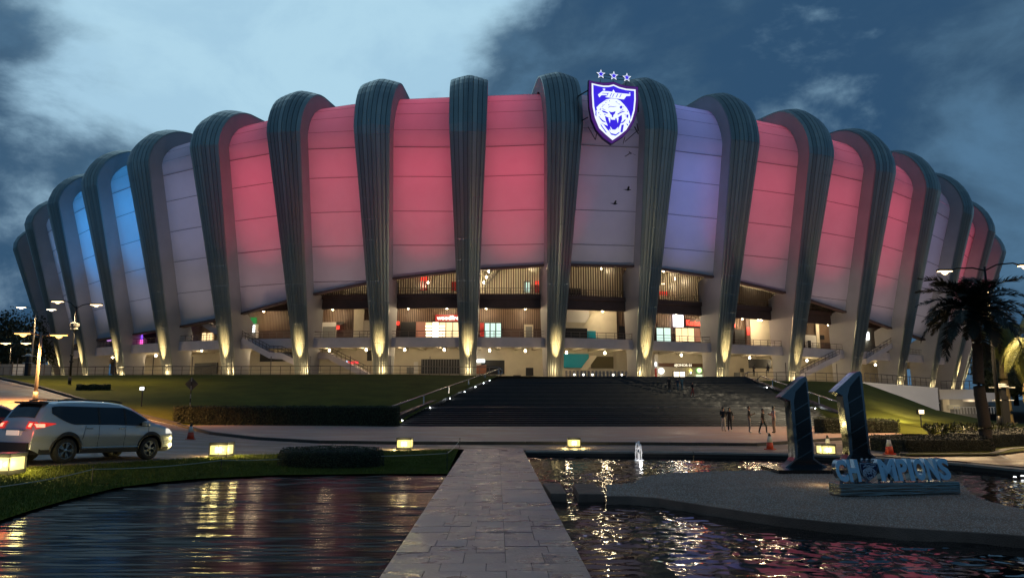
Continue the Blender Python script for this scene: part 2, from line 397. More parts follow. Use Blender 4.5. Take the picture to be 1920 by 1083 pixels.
# ------------------------------------------------------------------ storeys
def wall(u0, u1, r0, r1, z0, z1, n=3):      # curved box between ring positions
    mb = MB()
    for k in range(n):
        a, b = u0 + (u1 - u0) * k / n, u0 + (u1 - u0) * (k + 1) / n
        da, db = dz(ring(a, 0, 0).x), dz(ring(b, 0, 0).x)
        mb.hexa([ring(a, r0, z0 + da), ring(b, r0, z0 + db), ring(b, r1, z0 + db), ring(a, r1, z0 + da), ring(a, r0, z1 + da), ring(b, r0, z1 + db), ring(b, r1, z1 + db), ring(a, r1, z1 + da)])
    return mb
Z1a, Z1b, Z2a, Z2b = 11.3, 12.9, 18.4, 20.9
warm, warm2 = (1, .78, .46), (1, .86, .6)
LV = {0: (-11.8, 5.3, Z1a), 1: (-10.5, Z1b, Z2a), 2: (-9.5, Z2b, 27.5)}
for i in range(1, 20):
    SB(wall(i, i + 1, -1.0, -16, Z1a + .75, Z1b), 'floor_slab', M_slab)
    SB(wall(i, i + 1, -.7, -1.0, Z1a, Z1b + .12), 'slab_edge', M_slab)
    SB(wall(i, i + 1, LV[0][0], LV[0][0] - .3, tz(BP[i].x) - 1.5 , Z1a + .74), 'back_wall', M_cream)
    for q in range(4):
        u = i + .125 + q * .25
        SB(wall(u - .022, u + .022, -1.02, -11.75, Z1a + .15, Z1a + .74, 1), 'ceiling_beam', M_cream)
    top = max(ZB[i], ZB[i + 1])
    SB(wall(i, i + 1, LV[1][0], LV[1][0] - .3, Z1b, Z2b - .61, 3), 'back_wall', M_brown)
    SB(wall(i, i + 1, -3.0, -3.6, Z2a, Z2b - .01, 3), 'edge_beam', M_brown); SB(wall(i, i + 1, -3.61, -14, Z2b - .6, Z2b, 3), 'floor_slab', M_brown)
    SB(wall(i, i + 1, -2.6, -2.98, Z2b - .7, Z2b + .05, 3), 'slab_edge', M_brown)
    if 6 <= i <= 15:
        SB(wall(i, i + 1, LV[2][0], LV[2][0] - .3, Z2b, 29, 3), 'back_wall', M_cream)
        SB(wall(i, i + 1, -5.2, -9.4, 28.0, 28.4, 3), 'soffit', M_cream)
        mb = MB(); nf = 34
        for q in range(nf):
            u = i + (q + .5) / nf; d_ = .085 / 15
            zt = li(ZB, u) + .6
            if zt > Z2b + dz(ring(u, 0, 0).x) + .4: mb.v += []; mb2 = wall(u - d_, u + d_, -3.3, -3.65, Z2b, zt - dz(ring(u, 0, 0).x), 1); mb.add(mb2.v, mb2.f)
        if mb.v: tag(SB(mb, 'vertical_fins', M_fin), kind='stuff')
    def railing(u0, u1, r, z, nm='railing', step=.1, h=1.1):
        mb = MB(); n = max(2, int((u1 - u0) / step)); pts = []
        for q in range(n + 1):
            u = u0 + (u1 - u0) * q / n; b = ring(u, r, z + dz(ring(u, 0, 0).x)); pts.append(b)
            mb.tube([b, b + Vector((0, 0, h))], .045, 4)
        for hh in (h, h * .55, .15): mb.tube([p + Vector((0, 0, hh)) for p in pts], .035 if hh < h else .05, 4)
        SB(mb, nm, M_steel)
    railing(i, i + 1, -.85, Z1b + .12)
    if 6 <= i <= 15: railing(i, i + 1, -2.8, Z2b + .05)
for i in range(0, 21): SB(wall(i, i + 1, -17.0, -17.4, 3.5, 30, 2), 'bowl_wall', M_brown)
# slatted walls on the first level
for i in range(5, 17):
    mb = MB(); nf = 40
    for q in range(nf):
        if i in (10, 11) and i == 11 and q < 25: continue
        u = i + (q + .5) / nf; d_ = .06 / 15
        m2 = wall(u - d_, u + d_, LV[1][0] + .18, LV[1][0] + .0, Z1b + 2.6, Z2b - .65, 1); mb.add(m2.v, m2.f)
    tag(SB(mb, 'wall_slats', M_slat), kind='stuff')

def u_of(px, r, z):
    best = None
    for k in range(0, (NR - 1) * 40):
        u = k / 40; a, b = proj(ring(u, r, z))[0], proj(ring(u + .025, r, z))[0]
        if a <= px <= b: return u + .025 * (px - a) / (b - a + 1e-9)
        if best is None or abs(a - px) < best[0]: best = (abs(a - px), u)
    return best[1]
def z_of(py, Y):
    v = (541.5 - py) / F; return CAMZ + Y * (sp + v * cp) / (cp - v * sp)
def feat(name, px0, py0, px1, py1, r, m, th=.15, parent=None, stick=True):
    u0, u1 = u_of(px0, r, 10), u_of(px1, r, 10); Y = ring((u0 + u1) / 2, r, 0).y
    za, zb = z_of(py1, Y), z_of(py0, Y)
    mb = MB(); mb.hexa([ring(u0, r, za), ring(u1, r, za), ring(u1, r - th, za), ring(u0, r - th, za), ring(u0, r, zb), ring(u1, r, zb), ring(u1, r - th, zb), ring(u0, r - th, zb)])
    return SB(mb, name, m, parent) if parent is not False else mb
def world_feat(name, px0, py0, px1, py1, r, m, th, label, cat, group=None):
    u0, u1 = u_of(px0, r, 10), u_of(px1, r, 10); Y = ring((u0 + u1) / 2, r, 0).y
    za, zb = z_of(py1, Y), z_of(py0, Y)
    A, Bq = ring(u0, r, 0), ring(u1, r, 0); c = (A + Bq) / 2; ang = math.atan2(Bq.y - A.y, Bq.x - A.x)
    root = empty(name, (c.x, c.y, za), ang); tag(root, label, cat, group)
    wd = (Bq - A).length; h = zb - za
    MB().box((0, th / 2, h / 2), (wd, th, h)).build('box', m, root)
    return root, wd, h
M_glassw = glow('lit_glass_cool', (.72, 1, .86), 1.1)
M_shopw = glow('lit_shop_warm', (1, .72, .36), 1.6)
M_shopw2 = glow('lit_menu_board', (1, .86, .62), 4)
M_redlit = glow('lit_red', (1, .05, .03), 1.6)
M_whitelit = glow('lit_white', (.95, 1, 1), 4)
M_redp = mat('red_paint', (.45, .03, .03), .5)
M_whitep = mat('white_paint', (.75, .73, .7), .5)
M_orangew = glow('lit_mural', (1, .35, .18), .35)
r1, r0 = LV[1][0] + .45, LV[0][0] + .25
def door(px0, py0, px1, py1, r, m, leaf=2):
    f = feat('door', px0, py0, px1, py1, r, M_black, .12)
    wd = (px1 - px0) / leaf
    for k in range(leaf): feat('pane', px0 + wd * k + 1, py0 + 1.6, px0 + wd * (k + 1) - 1, py1 - .3, r + .04, m, .03, parent=f)
    return f
# first level, left to right
feat('wall_panel', 345, 600, 420, 640, r1 - .1, M_cream)
for a, b in ((376, 382), (386, 394)): feat('window', a, 624, b, 640, r1 + .05, M_shopw)
feat('wall_panel', 205, 628, 300, 660, r1 - .1, M_white)
feat('wall_panel', 583, 604, 628, 633, r1 - .1, M_whitep)
feat('notice', 587, 611, 597, 617, r1 + .05, M_redp)
feat('door', 591, 619, 598, 632, r1 + .05, M_black); feat('roller_shutter', 603, 612, 627, 633, r1 + .05, M_grey)
feat('wall_panel', 661, 576, 680, 633, r1 + .3, M_cream); feat('wall_panel', 680, 600, 700, 633, r1 + .1, M_cream)
feat('notice', 628, 603, 642, 608, r1 + .4, M_black); feat('notice', 629, 610, 634, 617, r1 + .4, M_redlit)
feat('notice', 740, 602, 747, 609, r1 + .2, M_redlit)
feat('booth', 750, 603, 778, 633, r1 + .6, M_black, .8); feat('mural', 778, 603, 797, 633, r1 + .05, M_orangew)
shop = feat('shopfront', 796, 602, 862, 633, r1 - .05, M_black, .3)
for k in range(5): feat('pane', 797 + k * 13, 604, 808.5 + k * 13, 632, r1 + .03, M_shopw if k != 1 else M_shopw2, .04, parent=shop)
for py in (610, 616, 622, 627): feat('menu_board', 797, py, 833, py + 2.4, r1 + .12, M_shopw2, .05, parent=shop)
feat('wall_panel', 896, 602, 906, 633, r1 + .05, M_brown)
door(908, 604, 940, 633, r1, M_glassw, 3)
feat('notice', 900, 605, 907, 632, r1 + .1, M_redp)
feat('door_frame', 983, 608, 1000, 633, r1, M_cream); feat('door', 986, 612, 998, 633, r1 + .1, M_grey)
feat('wall_panel', 1019, 580, 1030, 633, r1 + .2, M_cream); feat('wall_panel', 1019, 618, 1028, 633, r1 + .3, M_teal)
feat('wall_panel', 1058, 581, 1158, 637, r1 + .1, M_cream)
feat('landing_wall', 1064, 581, 1106, 604, r1 + .35, M_whitep)
feat('counter', 1060, 615, 1102, 636, r1 + 1.2, M_black, .3); feat('counter', 1098, 620, 1118, 636, r1 + 1.0, M_teal, .2)
feat('door', 1162, 611, 1174, 637, r1 + .1, M_black); feat('window', 1175, 611, 1184, 636, r1 + .1, M_shopw)
door(1232, 613, 1260, 640, r1, M_glassw, 2)
shop = feat('shopfront', 1268, 613, 1342, 641, r1 - .05, M_black, .3)
for k in range(6): feat('pane', 1269 + k * 11.7, 615, 1279.6 + k * 11.7, 640, r1 + .03, M_shopw if k != 3 else M_orangew, .04, parent=shop)
feat('sign_board', 1266, 597, 1345, 613, r1 + .02, M_brown, .2)
feat('booth', 1380, 618, 1399, 646, r1 + .6, M_black, .8)
feat('sign_column', 1402, 596, 1409, 648, r1 + .3, M_brown, .4); feat('notice', 1403, 613, 1409, 628, r1 + .45, M_redp)
feat('wall_panel', 1410, 597, 1470, 650, r1 + .1, M_cream)
feat('wall_panel', 1513, 628, 1536, 656, r1 + .1, M_whitep); feat('door', 1518, 638, 1523, 656, r1 + .2, M_black)
feat('wall_panel', 1534, 600, 1540, 656, r1 + .2, M_cream); feat('notice', 1542, 628, 1549, 636, r1 + .2, M_black)
feat('wall_panel', 1600, 615, 1680, 670, r1 + .1, M_cream)
feat('lit_window', 1625, 622, 1634, 636, r1 + .3, M_whitelit)
# stair up from the first level, behind the centre bays
mb = MB(); 
for (xa, ya, xb, yb) in ((1090, 615, 1110, 584),):
    A = ring(u_of(xa, r1 + .6, 15), r1 + .6, z_of(ya, 135)); Bq = ring(u_of(xb, r1 + .6, 15), r1 + .6, z_of(yb, 135))
    mb.hexa([A, A + Vector((1.2, 0, 0)), A + Vector((1.2, .8, 0)), A + Vector((0, .8, 0)), Bq, Bq + Vector((1.2, 0, 0)), Bq + Vector((1.2, .8, 0)), Bq + Vector((0, .8, 0))])
SB(mb, 'stair_string', M_cream)
# ground level
for a, b, c, d in ((365, 680, 408, 701), (487, 660, 552, 677), (688, 657, 697, 676), (790, 673, 866, 700), (902, 675, 946, 701), (986, 689, 1000, 704), (1404, 673, 1446, 690)):
    feat('dark_opening', a, b, c, d, r0 + .1 if c != 1446 else r0 + 5, M_black, .15)
mbp = MB()
for k in range(15): m2 = feat('x', 791 + k * 5, 674, 792 + k * 5, 700, r0 + .2, None, .08, parent=False); mbp.add(m2.v, m2.f)
SB(mbp, 'shutter_ribs', M_grey)
feat('door', 1376, 698, 1387, 713, r0 + .1, M_grey); feat('notice', 1388, 690, 1394, 697, r0 + .1, M_black)
feat('locker', 763, 688, 775, 700, r0 + .8, M_grey, .6); feat('locker', 776, 678, 784, 700, r0 + .3, M_whitep, .3)
feat('kiosk', 890, 684, 912, 700, r0 + 1.5, mat('kiosk_brown', (.3, .12, .07), .6), 1.0)
feat('lit_menu', 888, 673.5, 909, 679, r0 + 1.7, M_whitelit, .1)
feat('wall_panel', 1057, 663, 1104, 689, r0 + .2, M_teal, .1)
A = ring(u_of(1088, r0 + 1, 8), r0 + 1, z_of(692, 137)); Bq = ring(u_of(1108, r0 + 1, 8), r0 + 1, z_of(665, 137))
SB(MB().hexa([A, A + Vector((1.3, 0, 0)), A + Vector((1.3, 1, 0)), A + Vector((0, 1, 0)), Bq, Bq + Vector((1.3, 0, 0)), Bq + Vector((1.3, 1, 0)), Bq + Vector((0, 1, 0))]), 'stair_string', M_cream)
feat('sloping_soffit', 1108, 668, 1150, 690, r0 + .1, mat('olive_dark_paint', (.12, .1, .05), .8), .1)  # plain dark olive colour for the sloping underside
door(1262, 695, 1284, 712, r0 + .1, M_shopw2, 2)
feat('wall_panel', 1227, 664, 1234, 700, r0 + .3, M_whitep); feat('post', 1228, 690, 1231, 712, r0 + .8, M_redp)
feat('poster', 1305, 702, 1316, 712, r0 + .1, glow('lit_poster', (.9, 1, .7), 1.1)); feat('door', 1321, 702, 1329, 712, r0 + .1, M_black)
feat('light_tube', 1228, 679, 1231, 686, r0 + 1.2, M_whitelit, .1)
feat('wall_niche', 200, 677, 225, 700, r0 + .1, M_brown); feat('wall_niche', 426, 690, 440, 700, r0 + .1, M_grey)
feat('door', 1395, 697, 1401, 712, r0 + .1, M_cream)
# side stair flights between the terrace and the first level
def flight(pa, pb, r, wd, steps, th=.55):
    A, Bq = Vector(pa), Vector(pb); root = None
    n = (li(TN, u_of(proj(A)[0], 0, 10) or 10)) * wd
    mb = MB(); mb.hexa([A - Vector((0, 0, th * 2)), Bq - Vector((0, 0, th * 2)), Bq - n - Vector((0, 0, th * 2)), A - n - Vector((0, 0, th * 2)), A, Bq, Bq - n, A - n])
    root = SB(mb, 'stair_flight', M_slab)
    mb = MB()
    for k in range(steps + 1):
        p = A.lerp(Bq, k / steps); mb.tube([p, p + Vector((0, 0, 1.15))], .05, 4)
    for h in (1.15, .6): mb.tube([A + Vector((0, 0, h)), Bq + Vector((0, 0, h))], .055, 4)
    SB(mb, 'handrail', M_steel, root); return root
def P_(px, py, r): u = u_of(px, r, 10); q = ring(u, r, 0); return ring(u, r, z_of(py, q.y))
flight(P_(452, 632, .2), P_(505, 660, .2), 0, 2.2, 8); flight(P_(505, 660, .2), P_(528, 661, .2), 0, 2.2, 3); flight(P_(528, 661, .2), P_(560, 676, .2), 0, 2.2, 5)
flight(P_(584, 660, -3), P_(615, 661, -3), 0, 2.2, 3); flight(P_(615, 661, -3), P_(690, 699, -3), 0, 2.2, 9)
flight(P_(1575, 664, .0), P_(1520, 690, .0), 0, 2.2, 8); flight(P_(1520, 690, 0), P_(1490, 706, 0), 0, 2.2, 4)
flight(P_(1680, 640, .0), P_(1625, 672, .0), 0, 2.2, 8); flight(P_(372, 598, -2), P_(405, 618, -2), 0, 2, 5)
# ceiling lamps
lampm = None
def lamp(px, py, r, e=60, col=warm):
    global lampm
    u = u_of(px, r, 12)
    if u is None: return
    q = ring(u, r, 0); z_ = z_of(py, q.y)
    if r == -7.6: z_ = min(z_, 18.95 + dz(q.x))
    p = ring(u, r, z_)
    o = None
    if lampm is None:
        mb = MB(); mb.lathe([(.05, .5), (.18, .42), (.32, .12), (.34, .0), (.30, -.12), (.16, -.26), (.02, -.3)], n=10); lampm = mb.build('ceiling_lamp', M_bulb); o = lampm
    else: o = lampm.copy(); C.objects.link(o)
    o.parent = stadium; o.location = p - stadium.location; o.scale = (.62,) * 3
    l = point('lamp_light', p + li(TN, u) * .5 + Vector((0, 0, -.6)), e, col, .35)
E0, E1, E2 = 180, 560, 330
for px, py in ((212,670),(260,664),(293,667),(378,657),(493,659),(618,657),(687,656),(759,656),(833,656),(918,657),(985,658),(1062,661),(1134,662),(1277,666),(1322,668),(1405,671),(1460,674),(1512,676),(1556,679),(1640,684)): lamp(px, py, -5.5, E0)
for px, py in ((491,579),(621,577),(764,576),(837,576),(911,577),(985,578),(1131,583),(1270,588),(1332,591),(1395,594),(1425,600),(1557,606),(1430,600)): lamp(px, py, -7.6, E1)
for px, py in ((990,500),(916,509),(912,520),(907,530),(1129,504),(1248,509),(1247,532),(1270,523),(800,530),(1440,540)): lamp(px, py, -5.5, E2)
for u in (7.5, 8.5, 12.6, 13.5): 
    p = ring(u, -6.5, 25); lamp_e = point('lamp_light', p, E2, warm, .5)
# steel truss and stair seen through the upper fins
mb = MB()
for k in range(6):
    a = ring(u_of(912 + k * 5, -7, 23), -7, z_of(534 - k * 5, 134)); b = ring(u_of(917 + k * 5, -7, 23), -7, z_of(520 - k * 5, 134)); mb.tube([a, b], .12, 5)
a = ring(u_of(910, -7, 23), -7, z_of(538, 134)); b = ring(u_of(934, -7, 23), -7, z_of(510, 134)); mb.tube([a, b], .16, 5)
mb.tube([a + Vector((0, 0, 1.6)), b + Vector((0, 0, 1.6))], .16, 5)
SB(mb, 'roof_truss', M_steel)
door(983, 527, 995, 548, -9.0, M_glassw, 1); feat('door', 1003, 534, 1012, 548, -9.2, M_redp); feat('exit_sign', 1003, 526.5, 1013, 533, -9.0, M_redlit)
feat('wall_panel', 1064, 540, 1090, 552, -9.0, M_black); feat('dark_opening', 1168, 500, 1190, 552, -9.0, M_brown); feat('banner', 1238, 546, 1256, 553, -4.2, M_redlit)
for a, b in ((784, 799), (845, 856)): feat('door', a, 528, b, 545, -9.0, M_redp)
feat('exit_sign', 786, 518, 799, 526, -8.8, M_redlit)
# turnstiles in front of the entrance
tsm = None
for k in range(17):
    px = 1062 + k * 7; u = u_of(px, -2.2, 6); q = ring(u, -2.2, 5.5 + 0)
    if tsm is None:
        mb = MB(); mb.box((0, 0, .9), (.32, .9, 1.8)); mb.tube([(.16, -.4, .9), (.55, -.4, .9)], .03, 5); mb.tube([(.16, -.4, 1.4), (.55, -.4, 1.4)], .03, 5)
        tsm = mb.build('turnstile', mat('turnstile_steel', (.22, .22, .23), .35, .8), stadium)
        o = tsm
    else: o = tsm.copy(); C.objects.link(o)
    o.location = q - stadium.location
mb = MB()
for px in (1077, 1094, 1111, 1150, 1166):
    q = ring(u_of(px, -1.6, 6), -1.6, 6.6); mb.box(q, (.28, .1, .28))
SB(mb, 'turnstile_display', glow('display_white', (1, .95, .8), 5))
for px, py, m in ((250, 626, 'lit_violet'), (262, 630, 'lit_blue'), (258, 640, 'lit_magenta')): pass
M_vio = glow('lit_violet', (.25, .08, 1), 1.6); M_mag = glow('lit_magenta', (1, .1, .5), 2.2)
feat('lit_screen', 245, 621, 256, 628, -2.5, M_vio); feat('lit_screen', 258, 624, 263, 638, -2.4, M_vio); feat('lit_screen', 255, 637, 264, 646, -2.3, M_mag)
feat('lit_screen', 188, 630, 207, 640, -3.5, glow('lit_lilac', (.75, .35, .9), .8))
feat('speaker_box', 287, 617, 294, 633, -2.5, M_black, .8)
# ------------------------------------------------------------------ coloured flood lights on the terrace, one per bay, and warm uplights on the ribs
RED = (1, .09, .17); PINK = (1, .12, .20); BLUE = (.04, .38, 1); LB_ = (.25, .5, 1); VIO = (.28, .33, 1); LIL = (.62, .52, .95); GRY = (.6, .6, .8)
bays = {1: (GRY, .25), 2: (GRY, .3), 3: (LB_, .8), 4: (BLUE, 1.6), 5: (BLUE, 1.5), 6: ((.5, .52, .95), .42), 7: (RED, 1.15), 8: (PINK, 1.0), 9: (RED, 1.15), 10: (RED, 1.2), 11: (LIL, .26), 12: (VIO, .85), 13: (PINK, 1.0), 14: (PINK, 1.0), 15: (PINK, 1.05), 16: (LIL, .3), 17: (RED, .9), 18: (PINK, .8), 19: (PINK, .5)}
FL = 15000
fm = None
for i, (colr, k) in bays.items():
    u = i + .5; b = ring(u, 11.5, tz(ring(u, 0, 0).x) + .55); aimz = (li(HS, u) - 2.0)
    a = ring(u, LEAN - MO - 1.5, aimz)
    point('facade_flood', b + Vector((0, 0, .15)), FL * k, colr, .6, spot=40, aim=a, blend=.85)
    point('facade_fill', b + Vector((0, 0, .15)), 4300, (1, .80, .80), .6, spot=56, aim=ring(u, 3, 27), blend=1)  # added fill light, stands in for street-light spill on the panels
    if fm is None: fm = MB().box((0, 0, -.25), (1.2, .5, .5)).build('floodlight', M_black, stadium); o = fm
    else: o = fm.copy(); C.objects.link(o)
    o.location = b - stadium.location
AL = 350
def area(i, k0, k1, colr, P, wd):
    Pm = profile(i, MO + 2.7, 5.1); Pn = profile(i + 1, MO + 2.7, 5.1)
    def mid(k):
        k_ = int(k); f = k - k_
        def q(PP, ii): r = PP[k_][0] * (1 - f) + PP[k_ + 1][0] * f; z = PP[k_][1] * (1 - f) + PP[k_ + 1][1] * f; return BP[ii] + TN[ii] * r + Vector((0, 0, z))
        return (q(Pm, i) + q(Pn, i + 1)) / 2
    a, b = mid(k0), mid(k1); up = (b - a); tg = (BP[i + 1] - BP[i]).normalized(); nn = tg.cross(up).normalized()
    if nn.dot(li(TN, i + .5)) < 0 and up.z > 3: nn = -nn
    if nn.z < 0 and up.z <= 3: nn = -nn
    l = bpy.data.lights.new('bay_backlight', 'AREA'); l.shape = 'RECTANGLE'; l.size = wd; l.size_y = up.length; l.energy = P * wd * up.length / 100; l.color = colr
    o = bpy.data.objects.new('bay_backlight', l); C.objects.link(o); o.location = (a + b) / 2
    y = up.normalized(); x = y.cross(nn).normalized(); o.rotation_euler = Matrix((x, y, nn)).transposed().to_euler()
    if (o.rotation_euler.to_matrix() @ Vector((0, 0, -1))).dot(nn) < 0: o.rotation_euler = Matrix((-x, y, -nn)).transposed().to_euler()
for i, (colr, k) in bays.items():
    wd = (BP[i + 1] - BP[i]).length * .62
    area(i, 5.2, 7.4, colr, AL * k * .14, wd); area(i, 7.4, 9.5, colr, AL * k * .40, wd); area(i, 9.5, 11.5, colr, AL * k * .85, wd); area(i, 11.5, 13.7, colr, AL * k * 1.25, wd); area(i, 14.2, 18.2, colr, AL * k * 1.5, wd); area(i, 18.6, 23, colr, AL * k * 1.9, wd)
UP = 85000
for i in range(1, NR - 1):
    B = ring(i, 2.1, tz(BP[i].x) + .1); 
    point('rib_uplight', B, UP, (1, .68, .28), .15, spot=19, aim=ring(i, 1.2, 14), blend=1)
    point('rib_uplight', ring(i, 3.4, tz(BP[i].x) + .5), 460, (1, .70, .34), .3)  # added bare point light, brightens the rib foot and warms its sides
for i in range(12, NR - 2):      # right-hand ribs are also lit from their outer side
    n_ = TN[i]; t_ = Vector((-n_.y, n_.x, 0)); t_ = t_ if t_.x > 0 else -t_
    p_ = ring(i, 5.5, tz(BP[i].x) + .4) + t_ * 3.5; point('rib_side_light', p_, 36000, (1, .82, .5), .2, spot=16, aim=ring(i, 8.2, 34) + t_ * .8, blend=1)
# red/violet accents the photograph shows on single bays
point('facade_flood', ring(11.15, 9, 7), 9000, RED, .5, spot=22, aim=ring(11.12, 5, 46), blend=.9)
point('facade_flood', ring(12.85, 9, 7), 8000, RED, .5, spot=20, aim=ring(12.85, 5, 38), blend=.9)
# ================================================================== GROUND, ROADS, WATER
M_lawn = mat('lawn_grass', (.10, .11, .008), .9, var=.35, vscale=1.4, bump=.6, bscale=30, spec=.1)
M_hill = mat('hill_grass', (.085, .088, .010), .9, var=.3, vscale=.35, bump=.5, bscale=9, spec=.1)
M_asph = mat('wet_asphalt', (.19, .13, .10), .55, var=.22, vscale=.35, bump=.25, bscale=14, rvar=.22, stretch=(1, 1.6, 1))
M_plaza = mat('wet_plaza_paving', (.40, .255, .20), .55, var=.16, vscale=.3, bump=.15, bscale=12, rvar=.2, spec=.35)
M_kerb = mat('kerb_concrete', (.26, .235, .2), .7, var=.2, vscale=4)
M_kerbd = mat('kerb_dark', (.045, .038, .033), .7, var=.2, vscale=3)
M_line = mat('road_paint', (.42, .4, .36), .6, var=.25, vscale=5)
M_gran = mat('stair_granite', (.018, .019, .022), .5, var=.3, vscale=1.5, rvar=.15)
M_soil = mat('ground_soil', (.03, .028, .018), .95, var=.3, vscale=.2)
M_agg = mat('exposed_aggregate', (.38, .215, .15), .85, var=.35, vscale=.9, bump=.8, bscale=60, rvar=.1, spec=.2)
M_stone = mat('walk_stone', (.40, .275, .25), .34, var=.16, vscale=1.3, bump=.45, bscale=14, rvar=.15, stretch=(1, 1.5, 1))
M_joint = mat('walk_joint', (.05, .043, .04), .8)

def S(px, py, Y): return atY(px, py, Y)
grounds = []
def strip(name, cols, m, nrow=10, ease=None, kind='structure', z_up=0.):
    """cols: list of (near point, far point); a smooth sheet between them"""
    P = []
    # densify columns
    for (a, b), (c, d) in zip(cols[:-1], cols[1:]):
        for k in range(4): P.append((a.lerp(c, k / 4), b.lerp(d, k / 4)))
    P.append(cols[-1]); rows = []
    for k in range(nrow + 1):
        f = k / nrow; row = []
        for a, b in P:
            p = a.lerp(b, f)
            if ease: p.z = a.z + (b.z - a.z) * ease(f)
            p.z += z_up; row.append(p)
        rows.append(row)
    o = MB().grid(rows).build(name, m, smooth=True); recalc(o)
    if kind: o['kind'] = kind
    grounds.append((o, rows)); return o
# wide base sheet out to the horizon
o = MB().grid([[(x, y, -1.2) for x in (-2500, -200, 200, 2500)] for y in (-60, 300, 3000)]).build('ground', M_soil); o['kind'] = 'structure'
E1 = [(-300,900,14),(-150,888,16.3),(0,878,18.0),(60,875,18.6),(130,872.5,19.2),(220,867,20.6),(300,862.5,22.2),(380,857,24),(450,853,25.4),(600,849,27.5),(860,841.5,31)]
E2 = [(-300,1085,5),(-150,1028,7.4),(0,975,9.6),(60,955,10.8),(130,935,11.9),(220,913,13.6),(300,903,14.8),(380,896,16.2),(520,889.5,19),(700,887.5,20.2),(839,887,20.6)]
ZP = .22
near = [(atZ(b[0], b[1], ZP + .05), S(*a)) for a, b in zip(E1, E2)]
strip('near_lawn', near, M_lawn, 12, ease=lambda f: f ** .8)
FAR = [(-300,692,105),(-80,697,95),(0,711,85),(66,726,75),(150,751,68),(239,776,62),(332,798,57),(392,814,45),(479,824,40),(600,831,37.5),(760,833,37)]
road = [(S(*a), S(*b)) for a, b in zip(E1, FAR)]
road += [(atZ(985, 843, .02), atZ(985, 833, .0)), (atZ(1300, 845.5, .02), atZ(1200, 834, .0)), (atZ(1500, 849, .02), atZ(1420, 836, .0)), (atZ(1630, 853, .02), atZ(1589, 824, .0)), (atZ(1800, 864, .02), atZ(1690, 818, 0)), (atZ(1920, 875, .02), atZ(1760, 811, 0)), (atZ(2200, 905, .02), atZ(2100, 806, 0))]
strip('road', road, M_asph, 20, ease=lambda f: f ** 1.7)
K2 = [b for a, b in road[6:16]]
lift = Vector((0, 0, .13))
pf = [S(333,796.8,58.5), S(450,796.5,59.5), S(560,796.5,60), S(680,797,60.3)] + [atZ(p, 798, .13) for p in (800, 985, 1150, 1350, 1545)] + [atZ(1690, 812.2, .13)]
plz = [(a + lift, b) for a, b in zip(K2, pf)]
strip('plaza', plz, M_plaza, 8)
# kerb between road and plaza, stone by stone
kerb = empty('kerb', K2[0]); tag(kerb, kind='structure')
def kerb_run(parent, pts, h=.15, wd=.25, m=M_kerbd, step=1.4, nm='kerb_stone', side=1, zoff=0.):
    base = parent.location
    for a, b in zip(pts[:-1], pts[1:]):
        L = (b - a).length; n = max(1, round(L / step)); t = (b - a).normalized(); nn = Vector((-t.y, t.x, 0)) * wd * side
        for k in range(n):
            p, q = a.lerp(b, k / n) + t * .008, a.lerp(b, (k + 1) / n) - t * .008
            j = Vector((0, 0, h + zoff + rnd.uniform(-.004, .004))); d = Vector((0, 0, .25))
            vs = [p - d, q - d, q + nn - d, p + nn - d, p + j, q + j, q + nn + j, p + nn + j]
            MB().hexa([v - base for v in vs]).build(nm, m, parent)
kerb_run(kerb, K2)
lk = [b for a, b in road[0:7]]
k2 = empty('road_kerb', lk[1]); tag(k2, kind='structure'); kerb_run(k2, lk, h=.22, wd=.35, step=4)
# painted edge lines
def line(pts, wd=.12, up=.006):
    mb = MB(); 
    for a, b in zip(pts[:-1], pts[1:]):
        t = (b - a).normalized(); n = Vector((-t.y, t.x, 0)) * wd; u = Vector((0, 0, up))
        mb.add([a + u, b + u, b + n + u, a + n + u], [(0, 1, 2, 3)])
    return mb
mk = MB()
for f, c0, c1 in ((.93, 12, 16),):
    for q in (line([road[c][0].lerp(road[c][1], f) for c in range(c0, c1)], .12, .014),): mk.add(q.v, q.f)
q = line([road[c][0].lerp(road[c][1], .12) for c in range(13, 18)], .14, .014); mk.add(q.v, q.f)
q = line([road[c][0].lerp(road[c][1], .93) + Vector((0, 0, .02)) for c in range(1, 7)], .14, .03); mk.add(q.v, q.f)
q = line([atZ(x, y, .02) for x, y in ((1858,846),(1872,853),(1885,860))], .13, .014); mk.add(q.v, q.f)
q = line([atZ(x, y, .02) for x, y in ((1925,838),(1880,846),(1862,851))], .13, .014); mk.add(q.v, q.f)
o = mk.build('road_markings', M_line); o['kind'] = 'structure'

# ------------------------------------------------------------------ left hill and terrace
LOW = [(-300,692,106),(-80,697,95.5),(0,711,85.5),(66,725.5,75.6),(150,750.5,68.6),(239,775.5,62.6),(332,797,58.6),(450,797,59.6),(560,797,60),(745,797,60.4)]
TOP = [(-300,704,140),(-80,704,110),(0,703,104),(90,703,101),(190,702.5,100),(300,702,100),(430,702,99.5),(560,701.5,99),(730,701,99),(936,704,99)]
hill = [(S(*a), S(*b)) for a, b in zip(LOW, TOP)]
strip('hill_lawn', hill, M_hill, 14, ease=lambda f: f ** .82)
topl = [b for a, b in hill]
RTOP = [(1400,712.5,103),(1530,714,101),(1620,718,98),(1690,743,90),(1755,768,84),(1830,783,78),(1900,793,72),(2100,800,66)]
RLOW = [(1566,798.5,0),(1600,803,0),(1650,808,0),(1690,812.5,0),(1732,813,0),(1800,812,0),(1900,812,0),(2150,812,0)]
rh = [(atZ(a[0], a[1], .13), S(*b)) for a, b in zip(RLOW, RTOP)]
strip('side_lawn', rh, M_hill, 14, ease=lambda f: f ** .85)
